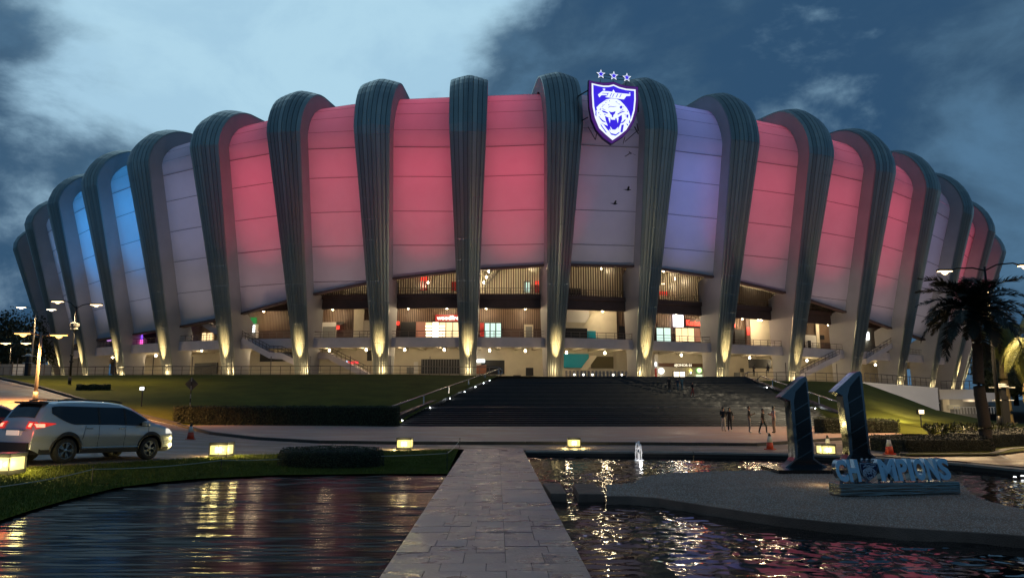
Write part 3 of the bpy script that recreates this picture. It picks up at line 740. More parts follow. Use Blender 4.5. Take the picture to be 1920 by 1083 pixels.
# terrace floor behind the hills and the stairs
front = [Vector((x, y, 5.5)) for x, y in ((-120, 125), (-95, 108))] + [Vector((b.x, b.y, b.z)) for b in topl[2:]] + [S(1400,712.5,103), S(1530,714,101), S(1620,718,98.3), S(1760,729,100), Vector((95, 118, 3.6)), Vector((130, 150, 3.4))]
rows = [front, [Vector((p.x * 1.05, p.y + 22, tz(p.x))) for p in front], [Vector((p.x * 1.15, p.y + 75, tz(p.x))) for p in front]]
o = MB().grid(rows).build('terrace_paving', mat('terrace_paving', (.22, .2, .18), .6, var=.15, vscale=.5)); recalc(o); o['kind'] = 'structure'

# ------------------------------------------------------------------ grand stairs
NS = 36; z0s, z1s = .13, 5.45
bl, br = atZ(742, 798.2, .13), atZ(1588, 798.2, .13); bl.y = br.y = 60.6
tl, tr = S(938, 706, 103.5), S(1398, 711, 103.5)
stairs = empty('grand_stairs', (bl + br) / 2); tag(stairs, 'very wide dark granite staircase climbing from the plaza to the stadium terrace', 'stairs')
fr = 0; land = {9: 2.4, 18: 2.4, 27: 2.4}; tot = NS * 1.0 + 3 * 2.4; acc = 0
M_gr2 = mat('stair_granite_worn', (.035, .036, .04), .45, var=.3, vscale=1.5, rvar=.15)
for k in range(NS):
    d = 1.0 + land.get(k, 0); f0, f1 = acc / tot, (acc + d) / tot; acc += d
    zt_ = z0s + (z1s - z0s) * (k + 1) / NS; zb_ = z0s + (z1s - z0s) * k / NS - .25
    a, b = bl.lerp(tl, f0), br.lerp(tr, f0); c, e = br.lerp(tr, f1), bl.lerp(tl, f1)
    vs = [Vector((v.x, v.y, z)) - stairs.location for z in (zb_, zt_) for v in (a, b, c + Vector((0, .05, 0)), e + Vector((0, .05, 0)))]
    o = MB().hexa(vs).build('step', M_gran if k % 3 else M_gr2, stairs)
    # bright nosing strip
    ns = [Vector((v.x, v.y, z)) - stairs.location for z in (zt_ - .035, zt_ + .004) for v in (a - Vector((0, .02, 0)), b - Vector((0, .02, 0)), b + Vector((0, .05, 0)), a + Vector((0, .05, 0)))]
    MB().hexa(ns).build('nosing', M_gr2, stairs)
# solid flank walls of the stairs
for A, Bq, sgn in ((bl, tl, -1), (br, tr, 1)):
    x = Vector((sgn * .5, 0, 0)); up = Vector((0, 0, .75)); dn = Vector((0, 0, 1.2))
    MB().hexa([v - stairs.location for v in ((A - dn, A + x - dn, Bq + x - dn - up * 3, Bq - dn - up * 3, A + up, A + x + up, Bq + x + Vector((0,0,.35)), Bq + Vector((0,0,.35))) if sgn > 0 else (A + x - dn, A - dn, Bq - dn - up * 3, Bq + x - dn - up * 3, A + x + up, A + up, Bq + Vector((0,0,.35)), Bq + x + Vector((0,0,.35))))]).build('flank_wall', M_gran, stairs)
M_chrome = mat('chrome_rail', (.55, .55, .55), .25, .9)
def rail_thing(nm, pts, label, cat, r=.05, posts=None, m=M_chrome, ph=1.1, group=None):
    base = pts[0]; root = empty(nm, base - Vector((0, 0, ph))); tag(root, label, cat, group); bs = root.location
    MB().tube([p - bs for p in pts], r, 6).build('rail', m, root)
    pm = None
    if posts:
        for f in posts:
            k = f * (len(pts) - 1); k0 = min(len(pts) - 2, int(k)); p = pts[k0].lerp(pts[k0 + 1], k - k0)
            if pm is None: pm = MB().tube([(0, 0, 0), (0, 0, -ph)], r * .9, 6).build('post', m, root); o = pm
            else: o = pm.copy(); C.objects.link(o)
            o.location = p - bs
    return root
lr = [bl.lerp(tl, f) + Vector((-.25, 0, 1.6 - .5 * f)) for f in (0, .2, .4, .6, .8, 1)]
lr += [atY(*q, 104.2) for q in ((938, 702), (942, 698), (941, 692), (935, 688.5), (922, 688))]
rail_thing('stair_handrail', lr, 'chrome handrail up the left flank of the wide stairs, curling at its top', 'handrail', .075, [0, .1, .2, .3, .4, .5])
rr = [br.lerp(tr, f) + Vector((.25, 0, 1.6 - .5 * f)) for f in (0, .2, .4, .6, .8)]
rr += [atY(*q, 103.2) for q in ((1412, 718), (1401, 713), (1396, 706), (1397, 700), (1405, 697))]
rail_thing('stair_handrail', rr, 'chrome handrail up the right flank of the wide stairs beside the dark lawn', 'handrail', .06, [0, .12, .24, .36, .48])
# little step lights along both flanks
sl = None
M_dot = glow('step_light_white', (.95, 1, 1), 22)
for f, s in [(.02,0),(.2,0),(.36,0),(.5,0),(.62,0),(.72,0),(.8,0),(.66,1),(.5,1),(.36,1),(.2,1)]:
    p = (bl.lerp(tl, f) + Vector((.35, 0, .35))) if s == 0 else (br.lerp(tr, f) + Vector((-.35, 0, .35)))
    if sl is None: sl = MB().box((0, 0, 0), (.08, .07, .08)).build('step_light', M_dot); o = sl
    else: o = sl.copy(); C.objects.link(o)
    o.parent = stairs; o.location = p - stairs.location
    point('step_lamp', p + Vector((0, -.15, .1)), 5, (.9, .95, 1), .08)

# ------------------------------------------------------------------ walkway, slab by slab
wl0, wl1 = atZ(710, 1083, .30), atZ(871, 840.5, .30); wr0, wr1 = atZ(1110, 1083, .30), atZ(980, 840.5, .30)
def ext(a, b, y): f = (y - a.y) / (b.y - a.y); return a.lerp(b, f)
yA, yB = -4.0, wl1.y
WL = lambda y: ext(wl0, wl1, y); WR = lambda y: ext(wr0, wr1, y)
walk = empty('walkway', WL(8)); tag(walk, kind='structure'); wb = walk.location
b0, b1, b2, b3 = WL(yA), WR(yA), WR(yB), WL(yB)
dn = Vector((0, 0, -.5)); jt = Vector((0, 0, -.022))
MB().hexa([v - wb for v in (b0 + dn, b1 + dn, b2 + dn, b3 + dn, b0 + jt, b1 + jt, b2 + jt, b3 + jt)]).build('walkway_bed', M_joint, walk)
slabmats = [M_stone, mat('walk_stone_dark', (.34, .235, .215), .32, var=.16, vscale=1.3, bump=.4, bscale=14, rvar=.15, stretch=(1, 1.5, 1)), mat('walk_stone_pink', (.44, .30, .265), .38, var=.14, vscale=1.3, bump=.4, bscale=14, rvar=.15, stretch=(1, 1.5, 1))]
y = 6.6; row = 0; cnt = 0
while y < yB - .05:
    h = rnd.choice((.42, .5, .62, .5)) * (1 + (y - 6.6) * .012); y1 = min(yB, y + h)
    cuts = rnd.choice(([0, .2, .38, .6, .8, 1], [0, .27, .5, .73, 1], [0, .18, .44, .6, .84, 1], [0, .33, .6, 1], [0, .25, .42, .6, .78, 1]))
    if y > 14: cuts = rnd.choice(([0, .3, .6, .8, 1], [0, .22, .44, .6, 1], [0, .36, .6, 1]))
    for a, b in zip(cuts[:-1], cuts[1:]):
        g = .006
        P = [WL(y + g).lerp(WR(y + g), a + .002), WL(y + g).lerp(WR(y + g), b - .002), WL(y1 - g).lerp(WR(y1 - g), b - .002), WL(y1 - g).lerp(WR(y1 - g), a + .002)]
        t = Vector((0, 0, rnd.uniform(-.006, .003))); d = Vector((0, 0, -.08))
        MB().hexa([p + d - wb for p in P] + [p + t + Vector((0, 0, rnd.uniform(-.0015, .0015))) - wb for p in P]).build('slab', rnd.choice(slabmats), walk); cnt += 1
    y = y1
mb = MB(); P = [WL(yA), WR(yA), WR(6.59), WL(6.59)]; mb.hexa([p + Vector((0, 0, -.08)) - wb for p in P] + [p - wb for p in P]); mb.build('slab', M_stone, walk)
# fallen leaves on the walkway
M_leafd = mat('dead_leaf', (.05, .02, .012), .7)
def fallen(px, py, rz, s, label):
    p = atZ(px, py, .305); mb = MB()
    pts = [(-.5, 0, 0), (-.2, .16, .03), (.15, .2, .05), (.45, .05, .02), (.6, 0, .0), (.3, -.14, .02), (-.15, -.17, .03)]
    mb.add([(x * s, y_ * s, z * s) for x, y_, z in pts] + [(0, 0, .09 * s)], [(i, (i + 1) % 7, 7) for i in range(7)])
    mb.tube([(.55 * s, 0, .01), (.8 * s, .05 * s, .01)], .008 * s + .002, 4)
    o = mb.build('fallen_leaf', M_leafd); o.location = p; o.rotation_euler.z = rz; tag(o, label, 'leaf')
fallen(856, 1026, .25, .13, 'long brown dead leaf lying on the near end of the walkway')
fallen(890, 1024, 2.2, .08, 'small curled dead leaf just beside the long one on the walkway')
fallen(1062, 1052, .4, .07, 'small dead leaf near the right edge of the walkway')

# ------------------------------------------------------------------ pools
def water(name, poly, z, scale, stretch, strength, rough, col=(.006, .007, .009), detail=3, second=None):
    m = bpy.data.materials.new(name); m.use_nodes = True; t = m.node_tree; b = t.nodes['Principled BSDF']
    b.inputs['Base Color'].default_value = (*col, 1); b.inputs['Roughness'].default_value = rough; b.inputs['IOR'].default_value = 1.33; b.inputs['Specular IOR Level'].default_value = .5
    co = t.nodes.new('ShaderNodeTexCoord'); h = None
    for sc_, st, amt, det in [(scale, stretch, 1., detail)] + (second or []):
        mp = t.nodes.new('ShaderNodeMapping'); mp.inputs['Scale'].default_value = st; t.links.new(co.outputs['Object'], mp.inputs[0])
        n = t.nodes.new('ShaderNodeTexNoise'); n.inputs['Scale'].default_value = sc_; n.inputs['Detail'].default_value = det; n.inputs['Distortion'].default_value = .4; t.links.new(mp.outputs[0], n.inputs['Vector'])
        mm = t.nodes.new('ShaderNodeMath'); mm.operation = 'MULTIPLY'; t.links.new(n.outputs[0], mm.inputs[0]); mm.inputs[1].default_value = amt
        if h is None: h = mm.outputs[0]
        else:
            ad = t.nodes.new('ShaderNodeMath'); t.links.new(h, ad.inputs[0]); t.links.new(mm.outputs[0], ad.inputs[1]); h = ad.outputs[0]
    bp = t.nodes.new('ShaderNodeBump'); bp.inputs['Strength'].default_value = strength; bp.inputs['Distance'].default_value = .1
    t.links.new(h, bp.inputs['Height']); t.links.new(bp.outputs[0], b.inputs['Normal'])
    me = bpy.data.meshes.new(name); bm = bmesh.new(); bm.faces.new([bm.verts.new((p[0], p[1], z)) for p in poly]); bmesh.ops.triangulate(bm, faces=bm.faces); bmesh.ops.recalc_face_normals(bm, faces=bm.faces)
    for f in bm.faces:
        if f.normal.z < 0: f.normal_flip()
    bm.to_mesh(me); bm.free(); me.materials.append(m)
    o = bpy.data.objects.new(name, me); C.objects.link(o); o['kind'] = 'structure'; return o
lp_ = [WL(-4), WL(yB)] + [Vector((a.x, a.y + .6, 0)) for a, b in near[::-1]] + [Vector((-12, -4, 0))]
lp_[1] = WL(20.9); lp_[2] = Vector((lp_[2].x - .0, 20.9, 0))
# the left pool is a thin sheet sliding over fine cross ridges: real ripples, long across and short along
M_wl = mat('sliding_water', (.010, .010, .011), .17, 0, spec=.4); M_wl.node_tree.nodes['Principled BSDF'].inputs['IOR'].default_value = 1.12
rg = np.random.default_rng(21); ys = np.arange(4.0, 21.4, .028); xs_ = np.arange(-15, .2, .16); Zr = rg.normal(0, 1, (len(ys), len(xs_)))
def smooth(a, k, ax):
    w_ = np.hanning(k + 2)[1:-1]; w_ /= np.sqrt((w_ ** 2).sum()); return np.apply_along_axis(lambda v: np.convolve(v, w_, 'same'), ax, a)
Z1_ = smooth(smooth(Zr, 3, 0), 7, 1) * .0048; Z2_ = smooth(smooth(rg.normal(0, 1, Zr.shape), 5, 0), 13, 1) * .0066
amp = .35 + .65 * np.clip(smooth(smooth(rg.normal(0, 1, Zr.shape), 41, 0), 31, 1) * .5 + .5, 0, 1); Z_ = (Z1_ + Z2_) * amp
XX, YY = np.meshgrid(xs_, ys)
el = [Vector((a.x, a.y)) for a, b in near]; el_x = np.array([p.x for p in el])
# keep the sheet between the lawn foot and the walkway
wx = np.array([WL(float(y)).x - .005 for y in ys])[:, None]
V_ = np.stack([np.minimum(XX, wx), YY, ZP + Z_], -1).reshape(-1, 3); n_r, n_c = XX.shape
idx = (np.arange(n_r - 1)[:, None] * n_c + np.arange(n_c - 1)[None]).reshape(-1, 1); Fq = np.concatenate([idx, idx + 1, idx + n_c + 1, idx + n_c], 1)
cx_ = V_[:, 0][Fq].mean(1); width = np.ptp(V_[:, 0][Fq], axis=1); Fq = Fq[width > 1e-4]
me = bpy.data.meshes.new('pool_left'); me.vertices.add(len(V_)); me.vertices.foreach_set('co', V_.ravel()); me.loops.add(Fq.size); me.loops.foreach_set('vertex_index', Fq.ravel()); me.polygons.add(len(Fq)); me.polygons.foreach_set('loop_start', np.arange(len(Fq)) * 4); me.update(calc_edges=True); me.validate(); me.shade_smooth()
me.materials.append(M_wl); o = bpy.data.objects.new('pool_left', me); C.objects.link(o); o['kind'] = 'structure'
cop = [atZ(981, 850, .12), atZ(1300, 853, .12), atZ(1500, 857, .12), atZ(1630, 864, .12), atZ(1800, 876, .12), atZ(1920, 891, .12), atZ(2250, 935, .12)]
rp = [WR(-4), WR(yB)] + cop + [Vector((22, -4, 0))]
# the right pool: wind ripples as real relief
xs_ = np.arange(-1.0, 19.0, .045); ys = np.arange(4.0, 30.2, .055); rg = np.random.default_rng(33); sh_w = (len(ys), len(xs_))
fx = np.fft.fftfreq(sh_w[1], .045)[None]; fy_ = np.fft.fftfreq(sh_w[0], .055)[:, None]; spec_w = np.fft.fft2(rg.normal(0, 1, sh_w))
def band(L, ax=1.0): f_ = np.sqrt((fx * ax) ** 2 + fy_ ** 2); a = np.fft.ifft2(spec_w * np.exp(-((f_ - 1 / L) / (.35 / L)) ** 2)).real; return a / a.std()
Zw = band(.17, 1.4) * .0022 + band(.33, 1.5) * .0034 + band(1.1, 1.3) * .006; patch = band(5.0); Zw *= .75 + .35 * np.clip(patch, -1.2, 1.2)
XX, YY = np.meshgrid(xs_, ys); wx = np.array([WR(float(y)).x for y in ys])[:, None]; V_ = np.stack([np.maximum(XX, wx), YY, .12 + Zw], -1).reshape(-1, 3)
n_r, n_c = XX.shape; idx = (np.arange(n_r - 1)[:, None] * n_c + np.arange(n_c - 1)[None]).reshape(-1, 1); Fq = np.concatenate([idx, idx + 1, idx + n_c + 1, idx + n_c], 1)
def inside_poly(P, x, y):
    r = np.zeros(len(x), bool); n = len(P); j = n - 1
    for i in range(n):
        xi, yi = P[i]; xj, yj = P[j]
        if yi != yj: r ^= ((yi > y) != (yj > y)) & (x < (xj - xi) * (y - yi) / (yj - yi) + xi)
        j = i
    return r
pol = [(WR(-4).x, -4), (WR(yB).x, yB)] + [(p.x, p.y + .12) for p in cop] + [(22, -4)]
cx_, cy_ = V_[:, 0][Fq].mean(1), V_[:, 1][Fq].mean(1); keep = inside_poly(pol, cx_, cy_) & (np.ptp(V_[:, 0][Fq], axis=1) > 1e-4); Fq = Fq[keep]
me = bpy.data.meshes.new('pool_right'); me.vertices.add(len(V_)); me.vertices.foreach_set('co', V_.ravel()); me.loops.add(Fq.size); me.loops.foreach_set('vertex_index', Fq.ravel()); me.polygons.add(len(Fq)); me.polygons.foreach_set('loop_start', np.arange(len(Fq)) * 4); me.update(calc_edges=True); me.validate(); me.shade_smooth()
me.materials.append(mat('pool_water', (.007, .007, .008), .03, 0, spec=.55)); o = bpy.data.objects.new('pool_right', me); C.objects.link(o); o['kind'] = 'structure'
# coping wall between road and pool
coping = empty('pool_coping', cop[0]); tag(coping, kind='structure')
top_n = [atZ(x, y_, .32) for x, y_ in ((985, 845),(1300, 847.5),(1500, 851),(1630, 857),(1800, 868),(1920, 880),(2250, 921))]
for a, b in zip(top_n[:-1], top_n[1:]):
    n = max(1, round((b - a).length / 1.6)); t = (b - a).normalized(); nn = Vector((-t.y, t.x, 0)) * .45
    for k in range(n):
        p, q = a.lerp(b, k / n) + t * .006, a.lerp(b, (k + 1) / n) - t * .006; d = Vector((0, 0, -.07)); 
        MB().hexa([v - coping.location for v in (p + d, q + d, q + nn + d, p + nn + d, p, q, q + nn, p + nn)]).build('coping_stone', M_kerb, coping)
    d = Vector((0, 0, -.9)); s = t.cross(Vector((0, 0, 1))) * -.06; u = Vector((0, 0, -.072))
    MB().hexa([v - coping.location for v in (a + s + d, b + s + d, b + nn * .8 + d, a + nn * .8 + d, a + s + u, b + s + u, b + nn * .8 + u, a + nn * .8 + u)]).build('pool_wall', M_kerbd, coping)
# lawn edge wall far end between walkway and road
# ------------------------------------------------------------------ island of exposed aggregate and stepping slabs
isl = [(1137,908),(1190,904),(1205,893),(1260,886),(1340,882.5),(1440,880.5),(1560,880),(1680,886),(1760,893),(1800,903),(1822,925),(1850,938),(1925,955),(2100,985)]
isf = [(2100,1045),(1920,1003),(1800,995),(1680,988),(1560,978),(1470,968),(1400,958),(1340,949),(1280,940),(1235,932.5),(1180,929),(1137,929)]
top = [atZ(x, y_, .30) for x, y_ in isl + isf]
def slab_poly(name, pts, th, m, bv=.03):
    me = bpy.data.meshes.new(name); bm = bmesh.new(); f = bm.faces.new([bm.verts.new(p) for p in pts]); f.normal_update()
    if f.normal.z < 0: f.normal_flip()
    ex = bmesh.ops.extrude_face_region(bm, geom=[f]); vs = [v for v in ex['geom'] if isinstance(v, bmesh.types.BMVert)]
    bmesh.ops.translate(bm, verts=vs, vec=(0, 0, 0)); 
    for v in bm.verts:
        if v not in vs: v.co.z -= th
    bmesh.ops.recalc_face_normals(bm, faces=bm.faces); bm.to_mesh(me); bm.free(); me.materials.append(m)
    o = bpy.data.objects.new(name, me); C.objects.link(o); bevel(o, min(bv, .012), 1); return o
o = slab_poly('island_paving', top, .75, M_agg); o['kind'] = 'structure'
for k, q in enumerate((((1017,904.5),(1050,904.5),(1063,924),(1033,924)), ((1074,905.5),(1116,905.5),(1135,925),(1085,925)))):
    o = slab_poly('stepping_slab', [atZ(x, y_, .30) for x, y_ in q], .34, M_agg, .015)
    tag(o, ('square stepping slab in the water touching the walkway', 'square stepping slab in the water between walkway slab and aggregate island')[k], 'stepping stone')

# pebbles that stand out of the aggregate surface
rg = np.random.default_rng(9); P = np.array([(p.x, p.y) for p in top]); x0, y0 = P.min(0); x1, y1 = P.max(0)
def inside(x, y):
    r = np.zeros(len(x), bool); n = len(P); j = n - 1
    for i in range(n):
        xi, yi = P[i]; xj, yj = P[j]; c_ = ((yi > y) != (yj > y)) & (x < (xj - xi) * (y - yi) / (yj - yi + 1e-12) + xi); r ^= c_; j = i
    return r
X_, Y_ = rg.uniform(x0, min(x1, 16), 110000), rg.uniform(y0, y1, 110000); k = inside(X_, Y_); X_, Y_ = X_[k][:42000], Y_[k][:42000]; n = len(X_)
s_ = rg.uniform(.006, .017, n); a_ = rg.uniform(0, 6.28, n); V_ = []
for q in range(3): V_.append(np.stack([X_ + s_ * np.cos(a_ + q * 2.09), Y_ + s_ * np.sin(a_ + q * 2.09), np.full(n, .300)], 1))
V_.append(np.stack([X_, Y_, .30 + s_ * .75], 1)); V_ = np.stack(V_, 1).reshape(-1, 3); b_ = np.arange(n)[:, None] * 4
F_ = np.concatenate([b_ + np.array([[0, 1, 3]]), b_ + np.array([[1, 2, 3]]), b_ + np.array([[2, 0, 3]])]).ravel()
me = bpy.data.meshes.new('pebbles'); me.vertices.add(4 * n); me.vertices.foreach_set('co', V_.ravel()); me.loops.add(len(F_)); me.loops.foreach_set('vertex_index', F_); me.polygons.add(len(F_) // 3); me.polygons.foreach_set('loop_start', np.arange(len(F_) // 3) * 3); me.update(calc_edges=True); me.validate()
me.materials.append(mat('pebble_stone', (.5, .36, .28), .45, var=.6, vscale=40)); o = bpy.data.objects.new('pebbles', me); C.objects.link(o); tag(o, 'small exposed pebbles across the grey island paving', 'pebbles', kind='stuff')
for px, py in ((573, 813.8), (597, 821.5)):
    p = atZ(px, py, .132); root = empty('manhole_cover', p); tag(root, 'dark manhole cover flush in the plaza paving left of the stairs, the %s of two' % ('farther' if px < 580 else 'nearer'), 'manhole cover')
    MB().lathe([(.36, -.02), (.36, .006), (.01, .007)], n=20).build('lid', M_kerbd, root); MB().lathe([(.40, -.02), (.40, .003), (.365, .003)], n=20).build('rim', M_kerb, root)
# ================================================================== PLACING THINGS ON THE GROUND THAT WAS BUILT
gv, gf = [], []
for o, rows in grounds:
    m_ = len(rows[0]); b_ = len(gv); gv += [v for r_ in rows for v in r_]
    for i in range(len(rows) - 1):
        for j in range(m_ - 1): gf.append((b_ + i * m_ + j, b_ + i * m_ + j + 1, b_ + (i + 1) * m_ + j + 1, b_ + (i + 1) * m_ + j))
for st in stairs.children:
    if st.name.startswith('step'):
        b_ = len(gv); gv += [v.co + stairs.location for v in st.data.vertices]; gf += [tuple(b_ + i for i in p.vertices) for p in st.data.polygons]
GBVH = BVHTree.FromPolygons(gv, gf)
def hit(px, py):
    p = GBVH.ray_cast(Vector((0, 0, CAMZ)), ray(px, py).normalized(), 300)[0]
    return p if p is not None else atZ(px, py, 0)
def drop(x, y, default=0.):
    p = GBVH.ray_cast(Vector((x, y, 60)), Vector((0, 0, -1)), 100)[0]; return p.z if p is not None else default
def col_at(px, Y):      # ground point at that depth in that direction
    x = (px - 960) / F * Y / cp; return Vector((x, Y, drop(x, Y)))

# ------------------------------------------------------------------ crest
def shield_parts(root, mp, mats, k=1., stars=True):
    """mp maps the emblem's drawing coordinates to local (x, z); layers stand proud of each other"""
    def lay(name, pts, y, th, m, par=root):
        P = [mp(*p) for p in pts]; n = len(P); y0, y1 = y * k, (y + th) * k
        vs = [(x, y0, z) for x, z in P] + [(x, y1, z) for x, z in P]
        mb = MB().add(vs, [tuple(range(n)), tuple(range(n, 2 * n))[::-1]] + [(i, (i + 1) % n, n + (i + 1) % n, n + i) for i in range(n)])
        o = mb.build(name, m, par)
        bm = bmesh.new(); bm.from_mesh(o.data); bmesh.ops.triangulate(bm, faces=[f for f in bm.faces if len(f.verts) > 4], ngon_method='EAR_CLIP'); bmesh.ops.recalc_face_normals(bm, faces=bm.faces); bm.to_mesh(o.data); bm.free()
        return o
    outer = [(155,225),(215,240),(330,246),(415,238),(475,224),(540,245),(620,262),(710,268),(800,266),(802,450),(785,590),(745,720),(690,820),(600,920),(450,1020),(340,950),(250,850),(190,720),(160,560),(152,400)]
    white = [(193,266),(260,278),(340,287),(410,283),(475,264),(550,292),(640,307),(762,308),(764,440),(750,580),(715,700),(640,830),(560,900),(462,972),(370,900),(290,830),(235,700),(205,560),(195,400)]
    blue = [(213,288),(270,299),(345,308),(412,303),(475,284),(545,311),(635,327),(742,330),(743,440),(730,575),(697,690),(625,812),(550,880),(463,944),(378,880),(305,812),(255,690),(225,555),(215,400)]
    head = [(252,572),(290,530),(330,500),(375,465),(440,447),(510,447),(560,468),(610,515),(648,560),(672,602),(690,660),(692,710),(668,765),(640,820),(600,862),(540,915),(465,958),(400,908),(345,862),(285,800),(250,730),(232,640),(262,598)]
    bd = lay('shield_board', outer, 0, .7, mats['frame'])
    lay('shield_rim', [(475 + (x - 475) * .985, 610 + (z - 610) * .985) for x, z in outer], -.05, .05, mats['rim'])
    lay('white_border', white, -.10, .05, mats['white']); bl_ = lay('blue_field', blue, -.15, .05, mats['blue'])
    hd = lay('tiger_head', head, -.20, .05, mats['white'])
    F_ = [[(412,608),(440,622),(465,618),(498,604),(490,635),(468,660),(468,682),(450,682),(450,660),(428,642)],
          [(360,676),(400,690),(455,700),(520,690),(560,660),(578,648),(582,700),(562,760),(545,800),(522,850),(460,862),(422,842),(400,800),(375,740)],
          [(318,606),(360,612),(402,634),(396,642),(335,628)],[(520,640),(560,612),(604,596),(606,606),(565,625),(530,648)],
          [(328,580),(372,600),(330,592)],[(350,648),(378,655),(352,662)],[(540,612),(590,580),(596,586)],
          [(345,785),(412,803),(418,860),(398,850)],[(575,775),(606,768),(588,866),(560,868)],
          [(288,690),(330,728),(384,757),(330,748),(296,712)],[(622,698),(592,732),(545,760),(596,748),(628,712)],
          [(303,775),(385,882),(372,882),(308,800)],[(310,768),(404,800),(398,808)],[(412,856),(440,888),(500,898),(552,862),(545,882),(500,915),(440,906)],
          [(560,535),(586,530),(582,565),(560,570),(550,550)],[(676,700),(690,735),(672,752)],[(640,640),(664,640),(660,682),(642,676)],[(405,560),(430,545),(470,548),(520,540),(470,554),(432,551),(409,566)],[(636,755),(660,760),(656,784)],[(240,625),(252,625),(250,690),(236,668)]]
    for q in F_: lay('face_mark', q, -.235, .035, mats['blue'], hd)
    r_ = random.Random(3)
    for x, z, a, b in [(357,478,16,6),(385,482,10,5),(372,505,12,5),(335,540,16,7),(352,528,12,5),(300,598,8,12),(280,640,7,14),(286,690,12,8),(306,582,10,6),(508,482,12,5),(520,500,14,6),(545,512,12,7),(592,574,12,6),(612,602,10,6),(622,640,5,18),(652,600,6,14),(632,660,5,14),(300,660,5,10),(420,480,5,14),(410,530,6,16),(600,545,12,5),(326,560,10,5)]:
        t = r_.uniform(-.5, .5); lay('stripe', [(x - a, z), (x, z - b * .6 + t * 6), (x + a, z + b * .2), (x, z + b * .6)], -.235, .035, mats['blue'], hd)
    for q in ([(402,696),(432,700),(423,762)],[(508,690),(537,688),(526,756)],[(436,699),(496,698),(490,716),(442,716)],[(428,803),(455,842),(492,842),(534,800),(524,856),(480,864),(438,858)]):
        lay('fang', q, -.27, .035, mats['white'], hd)
    wd_ = lay('lettering', [(272,408),(330,360),(400,358),(456,362),(470,332),(496,370),(640,374),(692,376),(690,397),(640,402),(608,447),(368,434),(382,408),(318,412),(290,442)], -.205, .055, mats['white'])
    for x in (376, 420, 452, 500, 545): lay('letter_cut', [(x, 428), (x + 24, 380), (x + 33, 380), (x + 9, 428)], -.235, .03, mats['blue'], wd_)
    lay('letter_cut', [(330,385),(400,385),(396,392),(324,392)], -.235, .03, mats['blue'], wd_)
    st_ = lambda cx, cz, r, q=.42: [(cx + (r if i % 2 == 0 else r * q) * math.sin(math.pi * i / 5), cz - (r if i % 2 == 0 else r * q) * math.cos(math.pi * i / 5)) for i in range(10)]
    lay('letter_star', st_(350, 338, 20), -.205, .055, mats['white']); lay('letter_dot', [(674,360),(684,356),(692,364),(684,372)], -.205, .055, mats['white'])
    if stars:
        for cx, cz in ((313,142),(480,152),(650,162)):
            s = lay('star', st_(cx, cz, 62), 0, .25, mats['frame']); lay('star_outline', st_(cx, cz, 60), -.04, .04, mats['white'], s); lay('star_face', st_(cx, cz, 40), -.08, .04, mats['blue'], s)
YC = 115.5
c0 = atY(1150, 210, YC); crest = empty('crest_sign', c0, R(9)); tag(crest, 'giant glowing blue shield with white roaring tiger head and three stars on the facade', 'emblem sign')
def mpc(cx, cz):
    p = atY(1080 + cx / 6.77, 120 + cz / 6.77, YC) - c0; return p.x / math.cos(R(9)), p.z
cm = {'frame': mat('crest_frame', (.035, .015, .09), .4), 'rim': glow('crest_rim_purple', (.16, .03, .42), .38), 'white': glow('crest_white', (.80, .88, 1), 1.15), 'blue': glow('crest_blue', (.045, .02, .80), .95)}
shield_parts(crest, mpc, cm)
mb = MB()
for cx in (308, 475, 640):
    a = mpc(cx, 205); b = mpc(cx, 262); mb.tube([(a[0], .12, a[1]), (b[0], .12, b[1])], .05, 5)
for cz in (140, 178): a = mpc(313, cz); b = mpc(650, cz + 14); mb.tube([(a[0], .15, a[1]), (b[0], .15, b[1])], .05, 5)
mb.build('star_mount', M_black, crest)
mb = MB()
for cx, cx2, cz in ((150, 60, 350), (150, 60, 690), (800, 880, 450), (800, 880, 490), (790, 880, 735), (760, 880, 775)):
    a = mpc(cx, cz); b = mpc(cx2, cz); mb.tube([(a[0], .3, a[1]), (b[0], 3.2, b[1])], .11, 5)
for P in (((640, 900), (640, 960)), ((640, 960), (820, 790)), ((270, 880), (275, 930)), ((160, 800), (275, 930))):
    a, b = mpc(*P[0]), mpc(*P[1]); mb.tube([(a[0], .6, a[1]), (b[0], 1.6, b[1])], .07, 5)
mb.build('bracket', M_black, crest)
# ------------------------------------------------------------------ shop signs
root, wd, h = world_feat('shop_sign', 815, 589.5, 866, 601.5, r1 + .5, glow('sign_red_lit', (1, .04, .03), .55), .35, 'lit red box sign reading woodfire above the shop behind the centre-left ribs', 'sign')
text_mesh('lettering', 'woodfire', h * .62, glow('sign_letter_white', (1, .85, .7), 3.5), root, xs=1.05, ext=.04, mtx=Matrix.Translation((-wd / 2 + .35, -.06, h * .2)), off=.012)
root, wd, h = world_feat('shop_sign', 1288, 599.5, 1352, 612, r1 + .35, mat('sign_board_dark', (.07, .015, .012), .5), .1, 'red glowing lettering Kentucky Fried Chicken above a lit shopfront', 'sign')
text_mesh('lettering', 'Kentucky Fried Chicken', h * .78, glow('sign_letter_red', (1, .035, .02), 4.2), root, xs=.80, ext=.05, mtx=Matrix.Translation((-wd / 2 + .1, -.07, h * .12)), off=.02)
root, wd, h = world_feat('shop_sign', 1266, 589.5, 1284, 612, r1 + .8, glow('sign_box_white', (1, .93, 1), 3.0), .35, 'white glowing upright box sign with dark red stripes beside the red lettering', 'sign')
for k in (-1, 0, 1): MB().box((k * wd * .22, -.02, h * .55), (wd * .07, .03, h * .6)).build('stripe', M_redp, root)
root, wd, h = world_feat('shop_sign', 447, 597, 461, 605, r1 + .9, M_whitelit, .3, 'white glowing sign end of the kiosk at the head of the left side stairs', 'sign')
